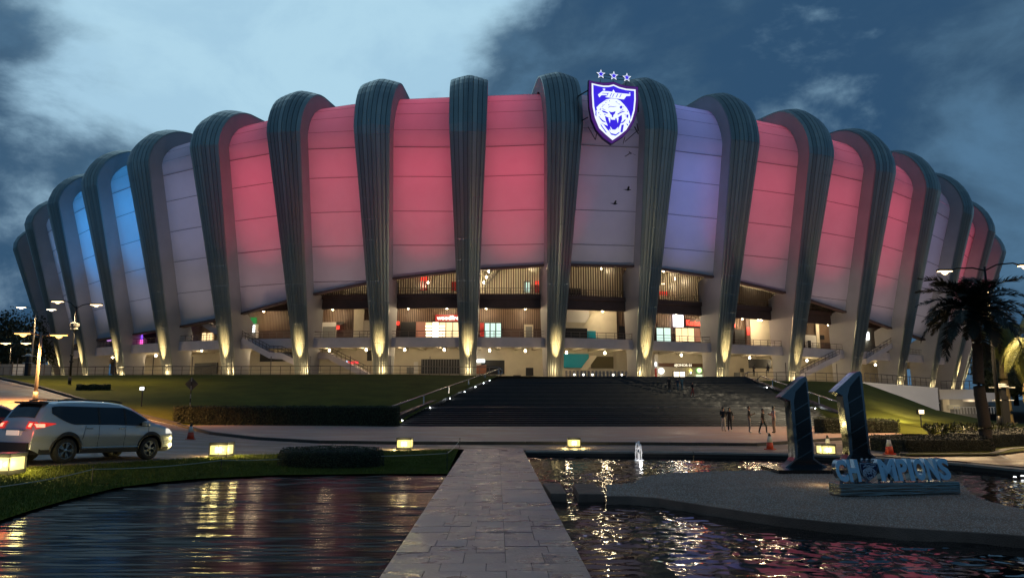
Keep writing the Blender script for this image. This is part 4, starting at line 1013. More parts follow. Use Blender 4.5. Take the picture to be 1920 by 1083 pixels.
root, wd, h = world_feat('shop_sign', 461.5, 595, 476, 606, r1 + .8, glow('sign_green', (.02, .3, .06), .7), .3, 'green box sign joined to the white glowing one above the side stairs', 'sign')
root, wd, h = world_feat('kiosk', 450, 608, 476, 633, r1 + .5, M_whitep, 1.2, 'white lit food kiosk under the green sign at the side stairs', 'kiosk')
for k in range(3): MB().box((0, -.05, h * (.45 + .2 * k)), (wd * .9, .06, h * .1)).build('menu_board', M_whitelit, root)
MB().box((0, -.15, h * .36), (wd, .5, .12)).build('counter', M_grey, root); MB().box((0, .6, h + .08), (wd * 1.05, 1.4, .15)).build('roof', M_grey, root)
root, wd, h = world_feat('gate_sign', 1232, 680.5, 1317, 687.5, r0 + .3, mat('sign_wood', (.13, .06, .035), .6), .15, 'brown sign band with pale letters over the lit ticket doors', 'sign')
text_mesh('lettering', '#JOHOR 01', h * .66, glow('sign_letter_cream', (1, .88, .62), 1.3), root, xs=1.15, ext=.03, mtx=Matrix.Translation((-wd * .13, -.04, h * .17)), off=.02)
root, wd, h = world_feat('direction_sign', 646, 676.5, 672, 681.5, -4, glow('sign_red2', (1, .08, .08), 1.2), .2, 'small red and blue lit sign over the foot of the left side stairs', 'sign')
MB().box((-wd * .38, -.03, h / 2), (wd * .22, .05, h)).build('blue_panel', glow('sign_blue2', (.2, .6, 1), 2.5), root)
def disc_sign(px, py, rr, m, label, ring_m=None, r=r0 + .5):
    u = u_of(px, r, 8); q = ring(u, r, 0); p = ring(u, r, z_of(py, q.y)); root = empty('round_sign', p); tag(root, label, 'sign')
    n = 20; pts = [(rr * math.cos(2 * math.pi * k / n), -.05, rr * math.sin(2 * math.pi * k / n)) for k in range(n)]
    MB().prism(pts, (0, .2, 0)).build('disc', ring_m or m, root)
    MB().prism([(x * .8, -.09, z * .8) for x, _, z in pts], (0, .035, 0)).build('disc_face', m, root); return root
disc_sign(1240, 695, .55, glow('disc_white', (1, .98, .9), 4), 'round white glowing sign left of the ticket doors')
disc_sign(1311, 694, .6, glow('disc_green', (.55, 1, .35), 2.5), 'round green-rimmed glowing sign right of the ticket doors', glow('disc_rim', (.1, .5, .1), .8))
bs = disc_sign(1295, 694.5, .3, glow('bulb_yellow', (1, .85, .15), 2.2), 'yellow light bulb shaped sign between ticket doors and green sign')
MB().box((0, 0, -.42), (.22, .1, .3)).build('bulb_base', M_whitelit, bs)
for k in range(2): MB().box((0, 0, -.85 - .25 * k), (1.0, .05, .12)).build('text_line', mat('pale_lettering', (.6, .7, .5), .6), bs)
# ------------------------------------------------------------------ terrace railings
def fence(name, pts, label, cat='railing', h=1.15, step=1.35, tall=None, m=M_steel, limit=280):
    base = pts[0]; root = empty(name, base); tag(root, label, cat)
    L = sum((b - a).length for a, b in zip(pts[:-1], pts[1:])); step = max(step, L / limit); pm = None; tm = None; acc = 0; k = 0
    for a, b in zip(pts[:-1], pts[1:]):
        l = (b - a).length; n = max(1, round(l / step))
        for q in range(n):
            p = a.lerp(b, q / n)
            if pm is None: pm = MB().box((0, 0, h / 2), (.07, .07, h)).build('post', m, root); o = pm
            else: o = pm.copy(); C.objects.link(o)
            o.location = p - base; k += 1
            if tall and k % tall == 0:
                if tm is None: tm = MB().box((0, 0, 1.25), (.09, .09, 2.5)).build('tall_post', m, root); t = tm
                else: t = tm.copy(); C.objects.link(t)
                t.location = p - base
    for hh, r in ((h, .05), (h * .12, .03), (h * .55, .02)): MB().tube([p - base + Vector((0, 0, hh)) for p in pts], r, 5).build('rail', m, root)
    return root
up = lambda v, d: Vector((v.x, v.y + d, v.z))
fence('railing', [up(p, .6) for p in topl[1:]], 'long dark metal railing along the top of the left lawn below the ribs', tall=4)
pr = [S(1402,712.5,103.6), S(1530,714,101.6), S(1612,717.5,98.9)]
fence('railing', pr, 'dark metal railing along the terrace edge right of the wide stairs', tall=5)
pr = [S(1622,717.5,98.9), S(1758,727.5,100.3)]
fence('railing', pr, 'dark metal railing on top of the white retaining wall', step=.8, h=1.3)
# retaining wall and low building on the right
a, b = S(1617,717.5,98.3), S(1758,728,99.8); t = (b - a).normalized(); n = Vector((-t.y, t.x, 0)) * .6; dn = Vector((0, 0, -6))
wroot = empty('retaining_wall', a); tag(wroot, 'white rendered retaining wall rising out of the right-hand lawn', 'wall')
bs_ = wroot.location; MB().hexa([v - bs_ for v in (a + dn, b + dn, b + n + dn, a + n + dn, a, b, b + n, a + n)]).build('wall_face', M_white, wroot)
MB().hexa([v - bs_ for v in (a - n * .1, b - n * .1, b + n * 1.1, a + n * 1.1, a - n * .1 + Vector((0,0,.12)), b - n * .1 + Vector((0,0,.12)), b + n * 1.1 + Vector((0,0,.12)), a + n * 1.1 + Vector((0,0,.12)))]).build('wall_cap', M_whitep, wroot)
YA = 103.; aL, aR = S(1760, 730, YA), S(1880, 738, YA + 3); ann = empty('annex', (aL.x, YA, .2)); tag(ann, 'low white flat-roofed building with dark openings below the terrace, behind the dark palm', 'building')
def AB(name, x0, y0, z0, x1, y1, z1, m): 
    o = MB().box(((x0 + x1) / 2 - aL.x, (y0 + y1) / 2 - YA, (z0 + z1) / 2 - .2), (abs(x1 - x0), abs(y1 - y0), abs(z1 - z0))); return o.build(name, m, ann)
fz0, fz1 = z_of(748, YA), z_of(729.5, YA); X = lambda px, Y=YA: (px - 960) / F * Y * .995
AB('roof_slab', X(1758), YA, fz0, X(1832), YA + 12, fz1, M_white); AB('roof_slab', X(1832) + .02, YA + 1, fz0 - .35, X(1881), YA + 12, fz1 - .45, M_white)
AB('back_wall', X(1758), YA + 4, -.5, X(1881), YA + 4.3, fz0, M_grey); AB('column', X(1844), YA + 1.2, -.5, X(1853), YA + 2, fz0 - .36, M_whitep)
AB('wall_panel', X(1790), YA + 3.6, -.5, X(1803), YA + 3.9, fz0 - .02, M_cream)
w_ = AB('window', X(1800), YA + 3.4, .9, X(1822), YA + 3.55, fz0 - .8, glow('dim_window', (1, .8, .45), .22)); AB('door', X(1762), YA + 3.4, .2, X(1783), YA + 3.55, fz0 - .6, M_black)
AB('dark_opening', X(1856), YA + 3.4, .6, X(1880), YA + 3.5, fz0 - .9, M_black); AB('lintel', X(1764), YA + 3.3, fz0 - .62, X(1782), YA + 3.38, fz0 - .45, M_whitep)
fence('railing', [Vector((X(1764), YA + .3, fz1)), Vector((X(1828), YA + .3, fz1))], 'short dark railing on the roof of the low white building', step=.8, h=1.2)
mb = MB()
for k in range(14): mb.box((X(1785) + k * .42 - aL.x, .2, .55), (.05, .05, .9))
mb.box((X(1785) + 2.7 - aL.x, .2, 1.0), (5.9, .06, .06)); mb.build('low_railing', M_whitep, ann)
point('annex_lamp', (X(1820), YA + 2.2, fz0 - .6), 60, warm, .2)
# ------------------------------------------------------------------ street lamps
def lamp_light(p, e, colr, spot=150): point('street_light', p, e, colr, .25, spot=spot, aim=p + Vector((0, 0, -5)), blend=.5)
M_sod = glow('lamp_orange', (1, .50, .12), 5); M_led = glow('lamp_warm_white', (1, .68, .32), 6); M_ledw = glow('lamp_white', (1, .85, .6), 6)
M_pole = mat('pole_grey', (.25, .23, .2), .45, .5); M_poleb = mat('pole_black', (.02, .02, .02), .4, .4)
def street_lamp(base, top, heads, m_pole, m_led, label, r=.11, arm=.05, curve=.35, size=(1.0, .4, .12), e=900, colr=(1, .7, .35), decor=False, group='street lamps'):
    root = empty('street_lamp', base); tag(root, label, 'street lamp', group); H = top.z - base.z
    mb = MB().tube([(0, 0, 0), (0, 0, H * .3), (0, 0, H)], [r * 1.25, r * 1.1, r * .7], 10); mb.tube([(0, 0, 0), (0, 0, .9)], r * 1.6, 10); mb.box((0, 0, .03), (r * 4.5, r * 4.5, .06)); mb.build('pole', m_pole, root, True)
    for dx, z in heads:
        q = Vector((dx, 0, z - base.z)); s = 1 if dx > 0 else -1
        MB().tube([(0, 0, H - .25), (dx * .3, 0, H - .25 + (q.z - H + .25) * .6 + curve * .4), (dx * .7, 0, q.z + curve * .35), (q.x - s * size[0] * .4, 0, q.z + .05)], arm, 6).build('arm', m_pole, root, True)
        hd = MB().box((q.x, 0, q.z + size[2] * .5), size).build('lamp_head', m_pole, root); bevel(hd, .03)
        MB().box((q.x, 0, q.z - size[2] * .22), (size[0] * .9, size[1] * .85, size[2] * .35)).build('lamp_glass', m_led, hd)
        # the bowl of the lamp below its housing
        MB().lathe([(.02, -.22), (size[1] * .35, -.17), (size[1] * .55, -.08), (size[1] * .6, -.0)], (q.x, 0, q.z - size[2] * .3), 10).build('lamp_bowl', m_led, hd)
        lamp_light(base + q + Vector((0, 0, -.5)), e, colr)
    if decor:
        MB().lathe([(.1, H * .68), (.42, H * .70), (.36, H * .725), (.46, H * .74), (.5, H * .775), (.1, H * .80)], n=10).build('speaker_cluster', M_grey, root)
        for f in (.28, .36): MB().lathe([(r * 1.25, H * f), (r * 1.9, H * f + .05), (r * 1.9, H * f + .18), (r * 1.25, H * f + .22)], n=10).build('pole_band', m_pole, root)
    return root
def lampdef(px, py, tx, ty, heads, *a, Y=None, **k):
    b = hit(px, py) if Y is None else atY(px, py, Y)
    t = atY(tx, ty, b.y); sc_ = lambda x: (x - tx) / F * (b.y * cp + (t.z - CAMZ) * sp)
    return street_lamp(b, Vector((b.x, b.y, t.z)), [(sc_(hx), z_of(hy, b.y)) for hx, hy in heads], *a, **k)
lampdef(65, 757, 77, 622, [(43, 625), (110, 628)], M_pole, M_sod, 'nearest grey street lamp behind the silver car with two long orange glowing heads', size=(1.25, .4, .12), e=9000, colr=(1, .48, .14), curve=0)
q_ = Vector((27.5, 24, .1)); street_lamp(q_, q_ + Vector((0, 0, 8.5)), [(-2.2, 8.7), (2.2, 8.7)], M_poleb, M_led, 'black street lamp just outside the right edge that lights the palms and road', e=2000, size=(.95, .35, .12), colr=(1, .62, .28))
lampdef(130, 721, 146, 574, [(110, 565), (183, 571)], M_poleb, M_led, 'tall black street lamp on the lawn with a speaker cluster halfway up its pole', e=2600, decor=True, size=(1.3, .45, .14))
lampdef(56, 705, 62, 583, [(33, 576), (90, 580)], M_pole, M_ledw, 'far grey street lamp with two white heads in front of the leftmost rib', Y=112, e=1600, size=(1.4, .5, .15))
lampdef(16, 700, 16, 650, [(5, 643), (43, 643)], M_poleb, M_led, 'low distant street lamp in front of the dark trees at the left edge', Y=125, e=900, size=(1.6, .6, .2))
lampdef(1876, 806, 1868, 500, [(1793, 508), (1945, 498)], M_poleb, M_led, 'tall black street lamp rising behind the dark palm on the right', Y=47, e=9000, size=(.95, .35, .12), curve=.5)
# black totem posts with a stepped white cap
def totem(b, H, label):
    root = empty('totem_post', b); tag(root, label, 'post')
    MB().box((0, 0, H * .38), (.5, .5, H * .76)).build('column', M_black, root)
    MB().box((0, 0, H * .66), (1.3, .5, .06)).build('lower_plate', M_whitep, root); MB().box((0, 0, H * .82), (.35, .35, H * .3)).build('neck', M_black, root)
    MB().box((0, 0, H * .97), (1.6, .6, .06)).build('upper_plate', M_whitep, root)
    MB().lathe([(.5, H * .985), (.42, H + .02), (.3, H + .05), (.34, H + .14), (.2, H + .2)], n=8).build('crown_cap', M_whitep, root); return root
b = hit(50, 707); b = atY(50, 707, 100); totem(b, 3.0, 'black totem post with white stepped cap at the top of the left road')
b = atY(1886, 800, 55); totem(b, 3.0, 'black totem post with white stepped cap between the palms on the right')
def grey_fence():
    pts = [S(-120, 702, 118), S(0, 702, 116), S(96, 703, 114)]; root = empty('site_fence', pts[0]); tag(root, 'pale grey panel fence at the left edge below the dark trees', 'fence')
    L = (pts[-1] - pts[0]); n = 9
    for k in range(n):
        p, q = pts[0] + L * (k / n), pts[0] + L * ((k + .96) / n); h = Vector((0, 0, 1.7)); z = Vector((0, .08, 0)); p = p - pts[0]; q = q - pts[0]
        MB().hexa([p, q, q + z, p + z, p + h, q + h, q + z + h, p + z + h]).build('fence_panel', M_grey if k % 3 else M_whitep, root)
        MB().box((p.x, p.y - .1, .95), (.12, .12, 1.9)).build('post', M_steel, root)
grey_fence()
# ------------------------------------------------------------------ small poles on the left hill
b = hit(356, 762); root = empty('road_sign', b); tag(root, 'diamond road sign seen from behind on a striped pole above the long hedge', 'road sign')
H = z_of(707, b.y) - b.z
for k in range(7): MB().tube([(0, 0, H * k / 7), (0, 0, H * (k + 1) / 7 - .004)], .05, 8).build('pole_band', M_black if k % 2 else mat('dull_white', (.3, .3, .28), .6), root)
MB().prism([(-.62, .06, H - .6), (0, .06, H - 1.2), (.62, .06, H - .6), (0, .06, H)], (0, .03, 0)).build('sign_plate', mat('sign_back', (.05, .055, .04), .5), root)
def spike(px, py, top, lit, label):
    b = hit(px, py); H = z_of(top, b.y) - b.z; root = empty('garden_light', b); tag(root, label, 'garden light')
    MB().tube([(0, 0, 0), (0, 0, H - .2)], .05, 6).build('stake', M_black, root)
    h_ = MB().box((0, 0, H - .1), (.42, .25, .32)).build('lamp_head', M_black, root)
    MB().box((0, -.14, H - .1), (.36, .03, .26)).build('lamp_face', lit, h_)
    point('garden_lamp', b + Vector((0, -.4, H)), 25, warm2, .1); return root
spike(265, 762, 726, M_whitelit, 'square white garden light on a black stake on the dark left lawn')
spike(1728, 801, 769, mat('lamp_face_off', (.6, .57, .45), .4), 'small black garden floodlight on a stake on the right-hand lawn')
gp = hit(1728, 801) + Vector((0, .4, 2.2)); point('garden_flood', gp, 5200, warm2, .2, spot=120, aim=gp + Vector((-6, 30, 1.5)), blend=.8)
point('garden_flood', gp, 42000, (1, .80, .55), .2, spot=34, aim=atY(1690, 735, 99), blend=.7)
# ------------------------------------------------------------------ box lantern bollards
M_pane = glow('lantern_pane', (1, .80, .26), 1.5); M_core = glow('lantern_core', (1, .92, .55), 7)
def lantern(p, label, s=1.):
    root = empty('lantern', p); tag(root, label, 'lantern', 'box lanterns along the road'); W, H = .58 * s, .48 * s
    MB().box((0, 0, .05), (W * 1.04, W * 1.04, .1)).build('base', M_black, root)
    o = MB().box((0, 0, H - .045), (W * 1.06, W * 1.06, .09)).build('top', M_black, root); bevel(o, .01)
    for x in (-1, 1):
        for y in (-1, 1): MB().box((x * W * .5, y * W * .5, H / 2), (.025, .025, H - .2)).build('corner_post', M_black, root)
    for (cx, cy_, dx, dy) in ((0, -.46, .9, .02), (0, .46, .9, .02), (-.46, 0, .02, .9), (.46, 0, .02, .9)):
        pn = MB().box((cx * W, cy_ * W, H / 2), (W * dx if dx > .1 else .012, W * dy if dy > .1 else .012, H - .2)).build('pane', M_pane, root)
    MB().box((0, -.475 * W, H / 2), (.02, .02, H - .2)).build('pane_bar', M_black, root)
    for sx in (-1, 1):
        MB().add([(sx * W * .44, -.475 * W, .11), (sx * W * .44, -.475 * W, H - .11), (sx * W * .22, -.48 * W, H / 2)], [(0, 1, 2)]).build('reflector', mat('reflector', (.5, .4, .15), .3, .6, emit=(1, .75, .2), es=1.2), root)
    MB().box((0, -.47 * W, H * .5), (W * .34, .03, H * .32)).build('lamp_core', M_core, root)
    for a in range(4): point('lantern_lamp', p + Vector((math.cos(a * math.pi / 2) * W * .75, math.sin(a * math.pi / 2) * W * .75, H * .5)), 28, (1, .80, .30), .12)
    return root
for px, py, lb in ((8, 888, 'glowing box lantern cut by the left edge of the photo beside the silver car'), (415, 856, 'glowing box lantern on the lawn edge right of the silver car'), (759, 842, 'glowing box lantern on the lawn edge left of the walkway'), (1076, 839, 'glowing box lantern on the kerb above the pool with its reflection below'), (1549, 853, 'glowing box lantern between the two black numeral ones')):
    lantern(hit(px, py), lb)
# ------------------------------------------------------------------ traffic cones
M_cone = mat('cone_orange', (.55, .06, .025), .5); M_conew = mat('cone_white', (.6, .58, .55), .5)
def cone(p, label, h=.75):
    root = empty('traffic_cone', p, rnd.uniform(0, 1)); tag(root, label, 'traffic cone', 'traffic cones on the road')
    o = MB().box((0, 0, .02), (.42, .42, .04)).build('base', M_cone, root); bevel(o, .01)
    MB().lathe([(.17, .04), (.13, h * .45)], n=14).build('cone_body', M_cone, root, True)
    MB().lathe([(.128, h * .45), (.07, h * .82)], n=14).build('reflective_band', M_conew, root, True)
    MB().lathe([(.069, h * .82), (.035, h)], n=14).build('cone_tip', M_black, root, True)
for px, py, lb in ((357, 823, 'orange traffic cone on the road ahead of the silver car'), (1444, 842, 'orange traffic cone on the road below the standing people'), (1553, 848, 'traffic cone behind the lantern between the two black numeral ones'), (1668, 851, 'orange traffic cone at the end of the planter behind the word CHAMPIONS')):
    cone(hit(px, py), lb)
# ------------------------------------------------------------------ rope barrier on the near lawn
M_rope = mat('rope_white', (.42, .42, .34), .6)
rp_ = [(-60, 945, 918), (172, 907, 879), (413, 905, 862), (600, 874, 853), (838, 882, 849), (862, 851, 824)]
pts = []
for k, (px, py, ty) in enumerate(rp_):
    b = hit(px, py); 
    if px == 600: b = hit(600, 868)
    H = z_of(ty, b.y) - b.z; pts.append(b + Vector((0, 0, H)))
    if k in (0,): continue
    root = empty('rope_post', b); tag(root, ('', 'thin rope post on the lawn nearest the left edge', 'thin rope post on the lawn below the lantern beside the car', 'thin rope post standing behind the oval hedge', 'thin rope post on the lawn corner by the walkway', 'thin rope post at the road end of the walkway')[k], 'post', 'rope posts on the lawn')
    MB().tube([(0, 0, 0), (0, 0, H + .04)], .012, 6).build('stake', M_black, root); MB().lathe([(.014, H + .04), (.022, H + .055), (.01, H + .075)], n=6).build('knob', M_black, root)
path = []
for a, b in zip(pts[:-1], pts[1:]):
    for q in range(8): f = q / 8; path.append(a.lerp(b, f) + Vector((0, 0, -.22 * f * (1 - f))))
path.append(pts[-1]); o = MB().tube(path, .011, 5).build('barrier_rope', M_rope); tag(o, 'thin pale rope strung from post to post across the near lawn', 'rope')
# ================================================================== SCULPTURE OF TWO NUMERAL ONES AND THE WORD
M_mirror = mat('sculpture_chrome', (.22, .22, .22), .16, 1.0, var=.3, vscale=3, rvar=.1, bump=.05, bscale=3)
M_blkg = mat('sculpture_black_granite', (.012, .013, .013), .12, 0, var=.3, vscale=2)
def numeral(px0, yb, label, P, k_w=1., depth=.42, marks=0, yaw=R(4)):
    b = atZ(px0, yb, .305); root = empty('numeral_one', b, yaw); tag(root, label, 'sculpture', 'pair of giant numeral ones')
    s = b.y / F
    poly = [((x - P['cx']) / 3.84 * s, (P['by'] - y) / 3.84 * s * .935) for x, y in P['pts']]
    o = MB().prism([(x, 0, z) for x, z in poly], (0, depth, 0)).build('chrome_body', M_mirror, root); recalc(o); bevel(o, .012)
    o.data.materials[0] = M_mirror
    inn = [((x - P['cx']) / 3.84 * s, (P['by'] - y) / 3.84 * s * .935) for x, y in P['inner']]
    zs = [min(z for _, z in inn) + (max(z for _, z in inn) - min(z for _, z in inn)) * f for f in (0, .17, .37, .55, .72, 1.001)]
    # front facing divided by slanting joints
    def clip(poly_, a, b_, c, keep):     # half-plane a*x+b*z>=c
        out = []; n = len(poly_)
        for i in range(n):
            p, q = poly_[i], poly_[(i + 1) % n]; fp, fq = (a * p[0] + b_ * p[1] - c) * keep, (a * q[0] + b_ * q[1] - c) * keep
            if fp >= 0: out.append(p)
            if fp * fq < 0: t = fp / (fp - fq); out.append((p[0] + (q[0] - p[0]) * t, p[1] + (q[1] - p[1]) * t))
        return out
    for i in range(5):
        q = clip(inn, -.55, 1, zs[i] - (9 if i == 0 else -.03), 1); q = clip(q, -.55, 1, zs[i + 1] + (9 if i == 4 else 0), -1)
        if len(q) > 2: recalc(MB().prism([(x, -.02, z) for x, z in q], (0, .03, 0)).build('panel', M_blkg, root))
    return root, poly
P1 = dict(cx=365, by=775, pts=[(200,230),(262,172),(320,118),(350,92),(388,72),(400,92),(404,210),(414,500),(418,690),(470,728),(545,768),(545,778),(192,778),(205,748),(262,705),(276,680),(272,470),(266,262)],
          inner=[(294,262),(310,190),(385,110),(392,210),(402,500),(406,694),(450,728),(505,762),(222,762),(238,742),(292,694),(302,640),(298,440)])
r_, _ = numeral(1515, 881.5, 'nearer chrome and black numeral one with a flared foot, left of the other', P1)
P2 = dict(cx=715, by=775, pts=[(570,232),(640,170),(700,115),(735,85),(772,72),(782,92),(786,250),(797,500),(806,690),(850,725),(900,760),(900,778),(600,778),(618,745),(648,700),(652,640),(640,440),(628,262)],
          inner=[(668,262),(690,190),(762,110),(768,250),(778,500),(786,690),(820,725),(860,762),(640,762),(652,735),(676,690),(676,440)])
r_, _ = numeral(1611, 871, 'farther chrome and black numeral one rising behind the word CHAMPIONS', P2)
o = MB().box((.25, .2, .05), (2.1, 1.5, .10)); q = empty('plinth', atZ(1500, 884, .3)); tag(q, 'low dark slab plinth under the nearer numeral one', 'plinth'); o.build('plinth_top', M_blkg, q)
# word
pA, pB = atZ(1577, 931, .30), atZ(1802, 926, .30); v = (pB - pA); ang = math.atan2(v.y, v.x); Wd = v.length
word = empty('champions_sign', pA, ang); tag(word, 'steel box base carrying the pale blue word CHAMPIONS with a shield for its A', 'sign')
H0 = .27
o = MB().box((Wd / 2, .22, H0 / 2), (Wd, .44, H0)).build('base_box', mat('base_steel', (.30, .31, .28), .18, 1, var=.3, vscale=3, bump=.5, bscale=3.0, stretch=(.6, 1, 6)), word); bevel(o, .02)
M_let = mat('letter_blue', (.52, .76, .90), .4, .2); M_side = mat('letter_side_chrome', (.2, .22, .26), .2, 1)
xs_, hL = .0, .46
spec_ = [('C', -.02, .235), ('H', .235, .235), ('shield', .48, .42), ('M', .90, .36), ('P', 1.29, .22), ('I', 1.53, .10), ('O', 1.655, .235), ('N', 1.925, .25), ('S', 2.19, .25)]
kx = (1785 - 1573) / (1802 - 1577) * Wd / 2.44
for ch, x0, w_ in spec_:
    x0 *= kx; w_ *= kx
    if ch == 'shield':
        sh_ = empty('letter_shield', (x0 + w_ * .5, .12, H0 + .03)); sh_.parent = word
        k = w_ / 650
        shield_parts(sh_, lambda cx, cz: ((cx - 475) * k, (1020 - cz) * k * .72), {'frame': M_side, 'rim': M_side, 'white': mat('shield_silver', (.68, .72, .78), .35, .3), 'blue': mat('shield_navy', (.02, .03, .09), .3, .3)}, k=.22)
        continue
    for m_, y_, e_, nm in ((M_let, .02, .012, 'letter_face'), (M_side, .10, .07, 'letter')):
        o = text_mesh(nm, ch, hL, m_, None, xs=1, ext=e_, off=.045 if nm == 'letter' else .04)
        me = o.data; xsn = [q.co.x for q in me.vertices]; zsn = [q.co.z for q in me.vertices]; x_0, x_1, z_0, z_1 = min(xsn), max(xsn), min(zsn), max(zsn)
        for q in me.vertices:
            fz = (q.co.z - z_0) / (z_1 - z_0)
            q.co.x = x0 + (q.co.x - x_0) / (x_1 - x_0) * w_ - fz * .045; q.co.z = H0 + .035 + fz * hL * 1.0; q.co.y += y_ + .06 * fz
        if nm == 'letter': par = o; o.parent = word
        else: face = o
    face.parent = par
mb = MB()
for k in range(9): mb.tube([(.12 + k * .27 * kx, .14, H0), (.12 + k * .27 * kx, .14, H0 + .05)], .03, 6)
mb.build('letter_foot', M_side, word)
point('word_glint', atZ(1570, 908, .35) + Vector((-.25, .3, .3)), 6, (1, .85, .45), .1)

# ================================================================== PEOPLE
SK = mat('skin', (.30, .17, .11), .6); HAIR = mat('hair_black', (.01, .009, .008), .5)
CL = {}
def cloth(n, c): 
    CL[n] = mat('cloth_' + n, c, .85, var=.12, vscale=8); return CL[n]
BLK = cloth('black', (.012, .012, .014)); CRM = cloth('cream', (.50, .44, .36)); TAN = cloth('tan', (.28, .20, .14)); PNK = cloth('pink', (.52, .32, .27)); NAV = cloth('navy', (.02, .03, .055)); GRN = cloth('dark_green', (.015, .03, .025)); GRYC = cloth('grey', (.14, .14, .15)); TEA = cloth('teal', (.06, .12, .14)); WSH = cloth('shoe_white', (.5, .48, .45)); RDC = cloth('maroon', (.14, .02, .02))
def person(loc, ang, h, pose, shirt, pants, shoe, label, arms='down', group=None, hair=HAIR, skirt=False):
    V = dict(pel=(0, 0, .95), sp=(0, 0, 1.12), ch=(0, -.01, 1.32), nk=(0, 0, 1.46), h1=(0, -.015, 1.56), h2=(0, -.005, 1.66))
    rad = dict(pel=(.145, .11), sp=(.125, .095), ch=(.155, .105), nk=(.052, .052), h1=(.072, .085), h2=(.075, .09))
    for s, k in ((-1, 'L'), (1, 'R')):
        V['s' + k] = (s * .17, 0, 1.40); V['hp' + k] = (s * .085, 0, .88); rad['s' + k] = (.062,) * 2; rad['hp' + k] = (.09,) * 2
        V['kn' + k] = (s * .10, -.02, .49); V['an' + k] = (s * .10, .02, .09); V['to' + k] = (s * .115, -.13, .035)
        rad['kn' + k] = (.062,) * 2; rad['an' + k] = (.045,) * 2; rad['to' + k] = (.04, .03)
        V['el' + k] = (s * .235, .03, 1.13); V['wr' + k] = (s * .245, -.03, .88); rad['el' + k] = (.045,) * 2; rad['wr' + k] = (.03,) * 2
        if arms == 'phone' or (arms == 'one' and s > 0): V['el' + k] = (s * .22, -.06, 1.14); V['wr' + k] = (s * .08, -.28, 1.22)
        if arms == 'fold': V['el' + k] = (s * .22, -.08, 1.14); V['wr' + k] = (-s * .05, -.17, 1.12)
        V['hd' + k] = tuple(V['wr' + k][i] + (V['wr' + k][i] - V['el' + k][i]) * .25 for i in range(3)); rad['hd' + k] = (.034, .02)
        if pose == 'walk': V['kn' + k] = (s * .09, -s * .18, .50); V['an' + k] = (s * .09, -s * .24 + .06, .10); V['to' + k] = (s * .1, -s * .24 - .09, .04)
        if pose == 'sit': V['kn' + k] = (s * .14, -.42, .93); V['an' + k] = (s * .13, -.45, .52); V['to' + k] = (s * .14, -.6, .48); V['hp' + k] = (s * .1, -.02, .9)
        if pose == 'lean': V['kn' + k] = (s * .10, -.06, .49); V['an' + k] = (s * .11, .04, .09)
    if pose == 'lean':
        for n, d in (('ch', -.10), ('nk', -.17), ('h1', -.22), ('h2', -.25), ('sL', -.12), ('sR', -.12)): V[n] = (V[n][0], V[n][1] + d, V[n][2] - .04)
    names = list(V); idx = {n: i for i, n in enumerate(names)}
    E = [('pel','sp'),('sp','ch'),('ch','nk'),('nk','h1'),('h1','h2')]
    for k in 'LR': E += [('ch','s'+k),('s'+k,'el'+k),('el'+k,'wr'+k),('wr'+k,'hd'+k),('pel','hp'+k),('hp'+k,'kn'+k),('kn'+k,'an'+k),('an'+k,'to'+k)]
    me = bpy.data.meshes.new('tmp'); me.from_pydata([V[n] for n in names], [(idx[a], idx[b]) for a, b in E], [])
    ob = bpy.data.objects.new('tmp', me); C.objects.link(ob); ob.modifiers.new('skin', 'SKIN'); sv = me.skin_vertices[0].data
    for n in names: sv[idx[n]].radius = rad[n]; sv[idx[n]].use_root = (n == 'pel')
    sb = ob.modifiers.new('sub', 'SUBSURF'); sb.levels = 1; sb.render_levels = 1
    dg = bpy.context.evaluated_depsgraph_get(); m2 = bpy.data.meshes.new_from_object(ob.evaluated_get(dg)); bpy.data.objects.remove(ob)
    m2.materials.clear()
    for x in (shirt, pants, SK, shoe): m2.materials.append(x)
    kind = {}
    for a, b in E:
        k = 0
        if b[:2] in ('hp', 'kn', 'an'): k = 1
        if b[:2] == 'to': k = 3
        if b in ('nk', 'h1', 'h2') or b[:2] in ('hd', 'wr'): k = 2
        kind[(a, b)] = k
    B_ = [(Vector(V[a]), Vector(V[b]), kind[(a, b)], max(rad[a][0], rad[b][0])) for a, b in E]
    for p in m2.polygons:
        c = p.center; best = None
        for a, b, k, r in B_:
            t = max(0, min(1, (c - a).dot(b - a) / (b - a).length_squared)); d = (c - a.lerp(b, t)).length - r * .6
            if best is None or d < best[0]: best = (d, k)
        p.material_index = best[1]; p.use_smooth = True
    # fingers, nose and ears join the body mesh
    bm = bmesh.new(); bm.from_mesh(m2); n0 = len(bm.faces)
    ex = MB()
    for k, s in (('L', -1), ('R', 1)):
        w0, hd = Vector(V['wr' + k]), Vector(V['hd' + k]); d = (hd - w0).normalized(); sd = d.cross(Vector((1, 0, 0))).normalized()
        for q, l in enumerate((.06, .075, .08, .07)): 
            o_ = hd + sd * (q - 1.5) * .018; ex.tube([o_, o_ + d * l * .6 + Vector((-s * .008, 0, 0)), o_ + d * l + Vector((-s * .025, 0, 0))], [.009, .0085, .006], 5)
        ex.tube([w0 + d * .02, w0 + d * .05 - sd * .035, w0 + d * .085 - sd * .04], [.012, .011, .007], 5)
    h1, h2 = Vector(V['h1']), Vector(V['h2']); fm_ = (h1 + h2) / 2
    ex.add([fm_ + Vector(v) for v in ((-.012, -.085, -.03), (.012, -.085, -.03), (0, -.115, -.028), (0, -.088, .02))], [(0, 1, 2), (1, 3, 2), (3, 0, 2)])
    for s in (-1, 1): ex.box(fm_ + Vector((s * .083, 0, 0)), (.014, .035, .055))
    vs = [bm.verts.new(v) for v in ex.v]
    for f in ex.f: 
        nf = bm.faces.new([vs[i] for i in f]); nf.material_index = 2
    bm.to_mesh(m2); bm.free()
